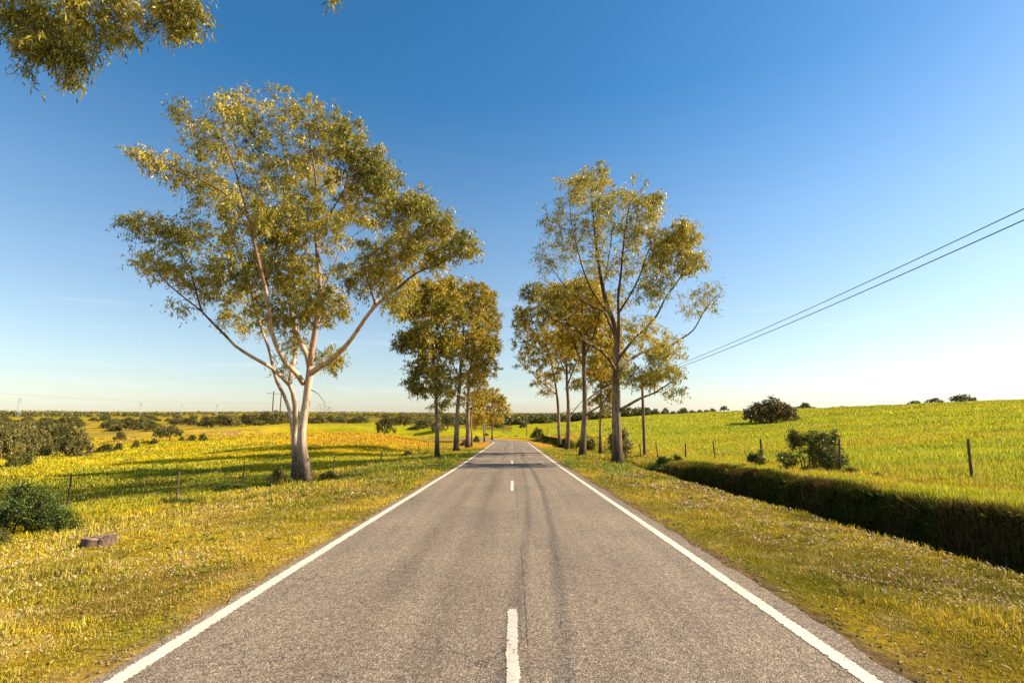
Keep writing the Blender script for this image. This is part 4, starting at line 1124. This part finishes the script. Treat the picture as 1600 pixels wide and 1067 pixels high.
def place(kind, px, pybase, r, wpx, hpx, label, cat='tree', group=None, dz=-.1):
    """px, base row, distance along the ground, size in photo pixels"""
    a = px_dir(px); x, y = r*math.sin(a), r*math.cos(a)
    z = h1(x, y)
    zc = y*CP + (z-CAMZ)*SP
    wm = wpx*zc/800.0; hm = hpx*zc/800.0
    if pybase is not None:       # stands so that its top is at the row seen
        top = PY(px, pybase-hpx, y)[2]
        hm = max(top-z, hm*.6)
    sx = wm/(OW*.98); sz = hm/(PH.get(kind, OH)*.98)
    return copy_tree(PR[kind], (x, y, z+dz), (sx, sx, sz), rnd.random()*6.28, label, cat, group)

# right side
place('brown', 1204, 661, 118, 86, 46, 'wide brown leaved oak with low branches in the right crop field')
place('oakA', 1432, 634, 235, 24, 10, 'left smallest of the three round oaks on the right hand crest', group=None)
place('oakB', 1463, 633, 232, 30, 13, 'middle one of the three round oaks on the right hand crest')
place('oakA', 1506, 630, 222, 42, 16, 'widest and rightmost of the three dark oaks on the right hand crest')
place('oakB', 1248, 641, 330, 14, 7, 'low dark tree just right of the brown oak on the skyline')
place('ashy', 1260, 641, 330, 18, 14, 'thin taller tree behind the low dark trees on the skyline')
place('oakA', 1272, 640, 330, 14, 5, 'low dark tree right of the thin tree on the skyline')
place('oakB', 1303, 639, 340, 12, 4, 'small dark tree on the bare skyline, left one of a pair')
place('oakA', 1317, 638, 340, 14, 4, 'small dark tree on the bare skyline, right one of a pair')
place('oakB', 1132, 641, 330, 16, 8, 'round dark tree at the right end of the skyline hedge')
for i, (px, wp, hp) in enumerate([(1008, 20, 13), (1024, 18, 11), (1040, 16, 12), (1052, 14, 7), (1068, 22, 12), (1082, 16, 8), (1094, 15, 9), (1104, 14, 9), (1114, 14, 11)]):
    place('oakA' if i % 2 else 'oakB', px, 644, 330+10*(i % 3), wp, hp, 'dark tree in the line along the skyline behind the crop field', group='skyline trees behind the right field', dz=-1.6)
place('shrub', 840, 683.5, 106, 25, 19, 'round dark bush on top of the cut bank at the bend', 'bush')
place('shrub', 776, 666, 250, 26, 10, 'low bush before the dark wood beyond the bend', 'bush')
place('shrub', 818, 664, 262, 14, 6, 'small low bush before the dark wood right of the bend', 'bush')
for i, (px, wp, hp) in enumerate([(797, 10, 4), (806, 8, 5), (813, 8, 3), (782, 8, 4), (790, 7, 3), (760, 12, 8)]):
    place('shrub', px, 684, 142, wp, hp, 'low scrub growing behind the outside of the road bend', 'bush', group='scrub behind the bend')

# left: woodland and scattered oaks
wl = [(-28, 705, 82, 60, 55), (6, 705, 84, 62, 58), (30, 704, 88, 55, 52), (52, 702, 90, 50, 48), (72, 700, 92, 40, 42), (-6, 690, 105, 60, 48), (40, 688, 108, 60, 44), (80, 684, 112, 40, 32)]
for i, (px, pb, r, wp, hp) in enumerate(wl):
    place('ashy', px, pb, r, wp*.9, hp*.85, 'grey green tree in the thick wood at the far left', group='wood at the far left edge')
place('oakA', 108, 697, 96, 62, 44, 'dark green tree with an umbrella crown right of the far left wood')
place('oakB', 95, 694, 94, 30, 34, 'darkest tree in the hollow beside the far left wood')
place('ashy', 124, 700, 88, 48, 36, 'rounded olive tree in front of the dark umbrella tree at far left')
place('umb', 268, 684, 118, 42, 24, 'small oak with a spreading crown and visible stem below the left valley')
place('umb', 255, 676, 126, 26, 14, 'small oak just left of the spreading oak in the left valley')
place('oakB', 192, 683, 140, 20, 11, 'dark round oak alone in the green part of the left valley')
place('shrub', 217, 690, 105, 12, 6, 'small round bush at the rim of the left valley', 'bush')
for i, (px, pb, r, wp, hp) in enumerate([(170, 694, 100, 26, 5), (190, 692, 102, 14, 4), (287, 683, 112, 10, 4), (303, 681, 112, 16, 5), (320, 680, 112, 14, 6), (245, 686, 110, 14, 4)]):
    place('shrub', px, pb, r, wp, hp, 'low dark scrub along the rim of the left valley', 'bush', group='scrub along the valley rim')
for i, (px, pb, r, wp, hp) in enumerate([(30, 711, 64, 20, 6), (48, 708, 68, 30, 6)]):
    place('shrub', px, pb, r, wp, hp, 'dark low thicket at the far left field edge', 'bush', group='thicket at the far left')
for i, (px, pb, r, wp, hp) in enumerate([(325, 667, 235, 24, 19), (345, 667, 230, 28, 22), (362, 668, 230, 32, 24), (385, 664, 240, 30, 20), (400, 662, 245, 28, 20), (415, 662, 235, 26, 22), (436, 662, 230, 30, 24), (455, 662, 235, 28, 22), (405, 668, 215, 24, 14), (425, 668, 210, 26, 16), (500, 661, 240, 26, 16), (515, 661, 260, 26, 12), (535, 661, 270, 30, 11), (556, 660, 270, 26, 10)]):
    place(['ashy', 'oakB', 'ashy', 'oakA'][i % 4], px, pb, r, wp, hp, 'bushy tree in the belt behind the large twin stemmed tree', group='tree belt behind the twin stemmed tree')
place('umb', 602, 671.5, 145, 34, 28, 'lone spreading oak with a short visible stem on the low hill left of the clump')
place('ashy', 632, 668, 175, 34, 26, 'golden leafed tree right of the lone spreading oak on the hill')
place('ashy', 617, 668, 180, 24, 20, 'fuller grey gold tree between the lone spreading oak and the golden tree')
place('shrub', 655, 675, 160, 34, 12, 'pale green bush at the foot of the hill left of the clump', 'bush')
place('ashy', 665, 672, 170, 34, 22, 'olive tree behind the trunk of the left hand clump')
place('oakB', 700, 676, 165, 40, 30, 'dark tree seen between the trunks of the left hand clump')
place('ashy', 684, 678, 150, 26, 24, 'olive tree close behind the straight trunk of the clump')
place('shrub', 745, 690, 98, 12, 12, 'dark shrub at the foot of the pale trunk before the bend', 'bush')
place('shrub', 640, 712, 55, 26, 10, 'dark scrub beside the left fence before the clump', 'bush')
place('shrub', 727, 692, 80, 20, 8, 'low scrub between the trunks of the left hand clump', 'bush')
# far scattered oaks on the plain: every one its own object
cnt = 0
while cnt < 180:
    px = rnd.uniform(-60, 700) if rnd.random() < .9 else rnd.uniform(700, 780)
    r = math.exp(rnd.uniform(math.log(230 if px < 300 else 300), math.log(1500)))
    f = float(fbm(np.array([px*.02]), np.array([math.log(r)*3]), 77)[0])
    if f < .44: continue
    a = px_dir(px); x, y = r*math.sin(a), r*math.cos(a)
    s_ = rnd.uniform(.5, 1.05)
    k = rnd.choice(['oakA', 'oakB', 'umb', 'ashy', 'umb', 'oakB'])
    copy_tree(PR[k], (x, y, h1(x, y)-.2), (s_*1.15, s_*1.15, s_*.85), rnd.random()*6.28, 'one of many small round oaks scattered over the distant plain', 'tree', 'oaks scattered over the distant plain')
    cnt += 1

# far woods: nobody could count them
def far_woods(name, label, spots, mat, per=34):
    P = []
    for (x, y, w_, h_) in spots:
        n = per
        v = rng.normal(size=(n, 3)); v /= np.linalg.norm(v, axis=1)[:, None]
        c = np.array([x, y, h1(x, y)+h_*.5])
        P.append(c + v*np.array([w_*.5, w_*.5, h_*.5])*(rng.random(n)**.3)[:, None])
    P = np.vstack(P); n = len(P)
    D = rng.normal(size=(n, 3)); D /= np.linalg.norm(D, axis=1)[:, None]
    S = np.repeat(np.array([s[3] for s in spots]), per)
    V, Q = leaf_quads(P, D, S*.42, S*.34)
    tag(mk(name, V, Q, mat), label, 'wood', kind='stuff')
rng = np.random.default_rng(55)
sp = []
for i in range(2600):
    px = rng.uniform(-150, 1000); r = math.exp(rng.uniform(math.log(1100), math.log(4200)))
    if fbm(np.array([px*.012]), np.array([math.log(r)*4]), 88)[0] < .47: continue
    a = px_dir(px); sp.append((r*math.sin(a), r*math.cos(a), 12*rng.uniform(.6, 1.4), 6*rng.uniform(.6, 1.3)))
far_woods('distant_woods', 'dark belts of woodland along the far horizon', sp, M_OAK, 26)
sp = []
for i in range(900):
    t = rng.random(); px = 690+t*320
    r = rng.uniform(330, 520)
    a = px_dir(px); sp.append((r*math.sin(a), r*math.cos(a), rng.uniform(5, 9), rng.uniform(2.5, 4.5)*(.7+.5*rng.random())))
far_woods('valley_wood', 'dark belt of woodland beyond the bend in the road', sp, M_OAK, 120)

# bushes near the fences
def bush(label, X, Y, w_, h_, dep, nb, mat, seed, leaf=.06, spikes=0, name='bush', n=14, stems=7, cat='bush', ld=1.0):
    global rng
    rng = np.random.default_rng(seed)
    z = h1(X, Y); b = np.array([X, Y, z-.05])
    L = []; B = []
    for i in range(stems):
        a = rng.random()*6.28; q = rng.random()
        tip = b + np.array([math.cos(a)*w_*.38*q, math.sin(a)*dep*.38*q, h_*(.55+.3*rng.random())])
        L.append(([b+np.array([math.cos(a)*w_*.15, math.sin(a)*dep*.15, 0]), (b+tip)/2+rng.normal(0, .05, 3), tip], .018*h_, .008))
    for i in range(nb):
        a = rng.random()*6.28; q = math.sqrt(rng.random())
        zz = h_*(.22+.5*(1-q*q)*rng.random()+.12*rng.random())
        B.append((b+np.array([math.cos(a)*w_*.40*q, math.sin(a)*dep*.40*q, zz]), (w_*.15, dep*.15, h_*.17), n, ld))
    for i in range(spikes):
        xx = (rng.random()-.5)*w_*.7
        B.append((b+np.array([xx, 0, h_*.8]), (w_*.05, w_*.05, h_*.2), int(n*.7), ld))
    return make_tree(name, label, cat, b, L, B, mat, M_POST, leafL=leaf, leafW=leaf*.5, nper=7, twigs=6, tw_len=h_*.12, droop=.0, minattach=.05, sides=5, twig_r=.004, seed=seed)
bush('large olive bush spread along the right fence between two posts', 12.6, 22.0, 3.1, 1.85, 1.3, 16, M_BUSHO, 61, .085, spikes=15, ld=.75)
bush('small olive bush left of the large one at the right fence', 11.5, 24.6, 1.0, .95, .8, 8, M_BUSHO, 62, .07, spikes=1)
bush('small bush at the foot of the fence post right of the large bush', 13.6, 20.9, .8, .45, .6, 5, M_BUSHO, 63, .06)
bush('low green tuft in front of the right field', 12.9, 18.6, .9, .45, .6, 5, M_BUSHO, 67, .06)
bush('dark low bush by the ditch end right of the nearest trunk', 9.9, 32.5, 1.9, .8, 1.0, 8, M_BUSH, 64, .08)
bush('dark green tuft nearer the ditch end than the low bush', 8.7, 29.2, 1.2, .55, .8, 6, M_BUSHO, 65, .07)
bush('pale green bush behind the trunks of the right hand row', 7.9, 56, 2.4, 2.0, 1.8, 9, M_BUSHO, 66, .13)
bush('leafy sapling with brown green leaves behind the nearest right hand trunk', 8.6, 40.5, 2.2, 3.2, 1.6, 10, M_ASHY, 68, .14)
bush('dense dark green bush at the left edge of the view', -13.0, 14.2, 2.7, 1.45, 1.7, 26, M_BUSH, 71, .055, n=18, spikes=2)
bush('thin upright shrub behind the dense bush at the left edge', -15.6, 15.4, 1.2, 2.0, 1.0, 8, M_BUSHO, 72, .05, spikes=3, ld=.6)
bush('straggly olive bush at the lower left edge of the view', -12.1, 12.0, 1.6, .75, 1.2, 10, M_BUSHO, 73, .05, ld=.8)
bush('bright green shrub at the foot of the twin stemmed tree', -11.2, 25.2, 1.3, 1.0, .9, 9, M_BUSHO, 74, .06, spikes=2)
bush('low dark shrub left of the twin stemmed tree foot', -12.9, 24.3, 1.9, .7, 1.0, 9, M_BUSH, 75, .06)
bush('small bush right of the twin stemmed tree foot', -9.1, 26.4, 1.0, .6, .8, 6, M_BUSHO, 76, .06)
bush('weedy green bush around the left fence post', -12.0, 19.6, 2.2, .5, 1.0, 9, M_BUSHO, 77, .05)

# ------------------------------------------------------------------ fences
def fence(label, pts, hts, wires, lean, rad, cat='fence', seed=3):
    rr = random.Random(seed)
    x, y = pts[0]
    base = np.array([x, y, h1(x, y)])
    root = empty('wire_fence', base, label, cat)
    tops = []
    for i, ((x, y), h_) in enumerate(zip(pts, hts)):
        z = h1(x, y)
        lx, ly = rr.uniform(-lean, lean), rr.uniform(-lean, lean)
        m = MB(); q = np.linspace(0, 1, 6)[:, None]
        A = np.array([x, y, z-.2]); Bp = np.array([x+lx*h_, y+ly*h_, z+h_])
        P = A+(Bp-A)*q; P[1:-1, :2] += np.array([[rr.uniform(-.008, .008), rr.uniform(-.008, .008)] for _ in range(4)])
        rd = rad*rr.uniform(.85, 1.2)
        m.tube(P, rd*np.linspace(1.08, .9, 6), 9, rough=.18)
        m.build('post', M_POST, root, smooth=False, loc=tuple(base))
        tops.append((A, Bp, h_))
    for wv in wires:
        P = []
        for i, (A, Bp, h_) in enumerate(tops):
            P.append(A+(Bp-A)*((.2+h_*wv)/(h_+.2)) + np.array([-rad, 0, 0]))
        Q = []
        for a, b_ in zip(P[:-1], P[1:]):
            for t in np.linspace(0, 1, 6)[:-1]:
                p = a+(b_-a)*t; p = p-np.array([0, 0, .05*4*t*(1-t)]); Q.append(p)
        Q.append(P[-1])
        m = MB(); m.tube(np.array(Q), .0022, 4); m.build('wire', M_WIRE, root, loc=tuple(base))
fence('thin wire fence on leaning wooden posts along the right crop field',
      [(16.2, 7.5), (15.5, 12.0), (14.75, 16.9), (13.35, 21.4), (12.3, 25.8), (12.15, 31.2), (11.0, 33.2), (10.2, 36.5), (9.5, 38.5), (8.75, 40.0), (9.4, 46), (9.3, 52), (9.6, 56)],
      [1.3, 1.35, 1.42, 1.45, 1.42, 1.25, 1.15, 1.2, 1.15, 1.1, 1.2, 1.2, 1.2], (.45, .85), .10, .045)
fence('thin wire fence on small posts along the left field',
      [(-19.5, 18), (-17.6, 21.0), (-12.8, 20.2), (-14.3, 28), (-12.2, 36), (-11.0, 44), (-10.2, 50), (-10.0, 56), (-9.9, 62), (-9.6, 66), (-9.5, 72)],
      [1.3, 1.3, 1.25, 1.3, 1.15, 1.0, 1.05, 1.1, 1.15, 1.2, 1.1], (.4, .8), .05, .035, seed=9)

# ------------------------------------------------------------------ poles and lines
def utility_pole(label, x, y, h_, r=.13):
    z = h1(x, y); b = (x, y, z)
    root = empty('utility_pole', b, label, 'utility pole')
    m = MB(); q = np.linspace(0, 1, 9)[:, None]
    m.tube(np.array([0, 0, -.3])+np.array([0, 0, h_+.3])*q, r*np.linspace(1.1, .72, 9), 12, rough=.04); m.build('pole_shaft', M_POLE, root, smooth=True)
    m = MB(); m.box((0, -.1, h_-.3), (.6, .09, .10)); m.build('crossarm', M_POLE, root)
    for sx in (-.24, .24):
        m = MB(); m.tube(np.array([[sx, -.1, h_-.25], [sx, -.1, h_-.18], [sx, -.1, h_-.13], [sx, -.1, h_-.08]]), [.02, .045, .03, .045], 8); m.build('insulator', M_CERAM, root, smooth=True)
    return np.array([x-.24, y-.1, z+h_-.08]), np.array([x+.24, y-.1, z+h_-.08])
pA = PY(1007, 700, 42); zt = PY(1007, 590, 42)[2]
hA = zt-h1(pA[0], 42)
A = utility_pole('brown wooden utility pole rising through the foliage right of the nearest trunk', pA[0], 42, hA)
pB = PY(823, 680, 140); B_ = utility_pole('utility pole beyond the road bend, tallest in front of the far wood', pB[0], 140, PY(823, 645, 140)[2]-h1(pB[0], 140))
pC = PY(786.5, 680, 185); C_ = utility_pole('distant utility pole left of the one beyond the bend', pC[0], 185, PY(786.5, 655, 185)[2]-h1(pC[0], 185))
pD = PY(758, 680, 150); D_ = utility_pole('short utility pole under the golden trees at the bend', pD[0], 150, PY(758, 664, 150)[2]-h1(pD[0], 150))
E0 = utility_pole('utility pole beside the ditch behind the viewer', 11.2, -14, 8.6)
def cable(label, p, q, sag, r):
    t = np.linspace(0, 1, 40)[:, None]
    P = p+(q-p)*t; P[:, 2] -= (4*t*(1-t))[:, 0]*sag
    m = MB(); m.tube(P, r, 6)
    o = m.build('power_line', M_CABLE, None, smooth=True, loc=tuple(p)); tag(o, label, 'power line')
cable('upper of the two dark cables crossing the sky at right', A[0], E0[0], .76, .012)
cable('lower of the two dark cables crossing the sky at right', A[1], E0[1], .78, .014)
cable('thin cable from the foliage down to the pole beyond the bend', A[0]+np.array([0, .02, 0]), B_[0], 1.6, .012)
cable('second thin cable from the foliage to the pole beyond the bend', A[1]+np.array([0, .02, 0]), B_[1], 1.6, .012)

# two legged transmission frame on the left
def hframe():
    Y = 215.0
    p1 = PY(425, 655, Y); p2 = PY(437, 655, Y+4)
    top = PY(425, 611, Y)[2]
    z1, z2 = h1(p1[0], Y), h1(p2[0], Y+4)
    root = empty('transmission_frame', (p1[0], Y, z1), 'two legged wooden power frame with a crossarm behind the twin stemmed tree', 'power pylon')
    for x, y, z in ((p1[0], Y, z1), (p2[0], Y+4, z2)):
        m = MB(); m.tube(np.array([[x, y, z-.5], [x, y, (z+top)/2], [x, y, top]]), [.30, .26, .22], 10); m.build('leg', M_POLE, root, loc=(p1[0], Y, z1))
    m = MB(); d = np.array([p2[0]-p1[0], 4, 0]); a = np.array([p1[0], Y-.3, top-1.0])
    m.tube(np.array([a-d*.8, a+d*.5, a+d*1.5]), [.12, .12, .12], 6); m.build('crossarm', M_POLE, root, loc=(p1[0], Y, z1))
hframe()
def pylon(px, top, r, label):
    a = px_dir(px); x, y = r*math.sin(a), r*math.cos(a); z = h1(x, y)
    zt = PY(px, top, y)[2]; h_ = zt-z
    root = empty('lattice_pylon', (x, y, z), label, 'power pylon')
    m = MB(); w_ = h_*.09; lv = np.linspace(0, 1, 8)
    cor = [(-1, -1), (1, -1), (1, 1), (-1, 1)]
    ww = lambda t: w_*(1-t*.85)
    for cx, cy in cor:
        m.tube(np.array([[cx*ww(t), cy*ww(t), t*h_] for t in (0, .5, 1)]), .10, 4)
    for a0, a1 in zip(lv[:-1], lv[1:]):
        for i in range(4):
            c0, c1 = cor[i], cor[(i+1) % 4]
            m.tube(np.array([[c0[0]*ww(a0), c0[1]*ww(a0), a0*h_], [c1[0]*ww(a1), c1[1]*ww(a1), a1*h_]]), .06, 3)
            m.tube(np.array([[c1[0]*ww(a0), c1[1]*ww(a0), a0*h_], [c0[0]*ww(a1), c0[1]*ww(a1), a1*h_]]), .06, 3)
    m.build('lattice_mast', M_STEEL, root)
    for q in (.74, .86, .97):
        m = MB(); m.tube(np.array([[-h_*.13, 0, q*h_], [0, 0, q*h_+.5], [h_*.13, 0, q*h_]]), .2, 4); m.build('crossarm', M_STEEL, root)
    return np.array([x, y, zt])
t1 = pylon(28, 622, 1100, 'faint steel lattice pylon on the skyline at the far left')
t2 = pylon(218, 629, 1300, 'faint steel lattice pylon on the skyline left of the valley trees')
t3 = pylon(283, 632, 1700, 'faintest lattice pylon in the middle of the left skyline')
t4 = pylon(338, 632, 1500, 'faint steel lattice pylon nearest the big tree on the skyline')
cable('hair thin cable high over the left horizon', PY(-200, 597, 520), PY(425, 630, 700), 6, .05)

# ------------------------------------------------------------------ stump
def stump():
    global rng
    rng = np.random.default_rng(91)
    x, y = -8.25, 10.7
    z = h1(x, y)
    root = empty('tree_stump', (x, y, z), 'low sawn tree stump with a cracked top on the left verge', 'tree stump')
    n = 40; th = np.arange(n)*2*math.pi/n
    prof_ = 1+.05*np.sin(th*3+1)+.05*np.sin(th*7)+rng.normal(0, .035, n)
    rx, ry = .30, .26
    rings = []
    for zz, k in ((-.1, 1.12), (.04, 1.02), (.09, .97), (.15, .96)):
        rings.append(np.stack([np.cos(th)*rx*k*prof_, np.sin(th)*ry*k*prof_, np.full(n, zz) + (.012*np.sin(th*2)+rng.normal(0, .008, n) if zz > .12 else 0)], 1))
    V = np.vstack(rings); i = np.arange(3)[:, None]*n; j = np.arange(n)[None, :]; k = (j+1) % n
    mk('bark_ring', V, np.stack([i+j, i+k, i+n+k, i+n+j], -1).reshape(-1, 4), M_STUMPS, root)
    top = rings[-1]; V2 = [top, top*np.array([.72, .72, 1])-np.array([0, 0, .01]), top*np.array([.38, .38, 1])-np.array([0, 0, .03]), np.array([[0, 0, .11]])]
    V2[1][:, 2] += rng.normal(0, .012, n); V2[2][:, 2] += rng.normal(0, .02, n)
    V = np.vstack(V2); i = np.arange(2)[:, None]*n
    q = np.stack([i+j, i+k, i+n+k, i+n+j], -1).reshape(-1, 4)
    t = np.array([(3*n, 2*n+a, 2*n+(a+1) % n) for a in range(n)])
    mk('sawn_top', V, [q, t], M_STUMPT, root)
stump()
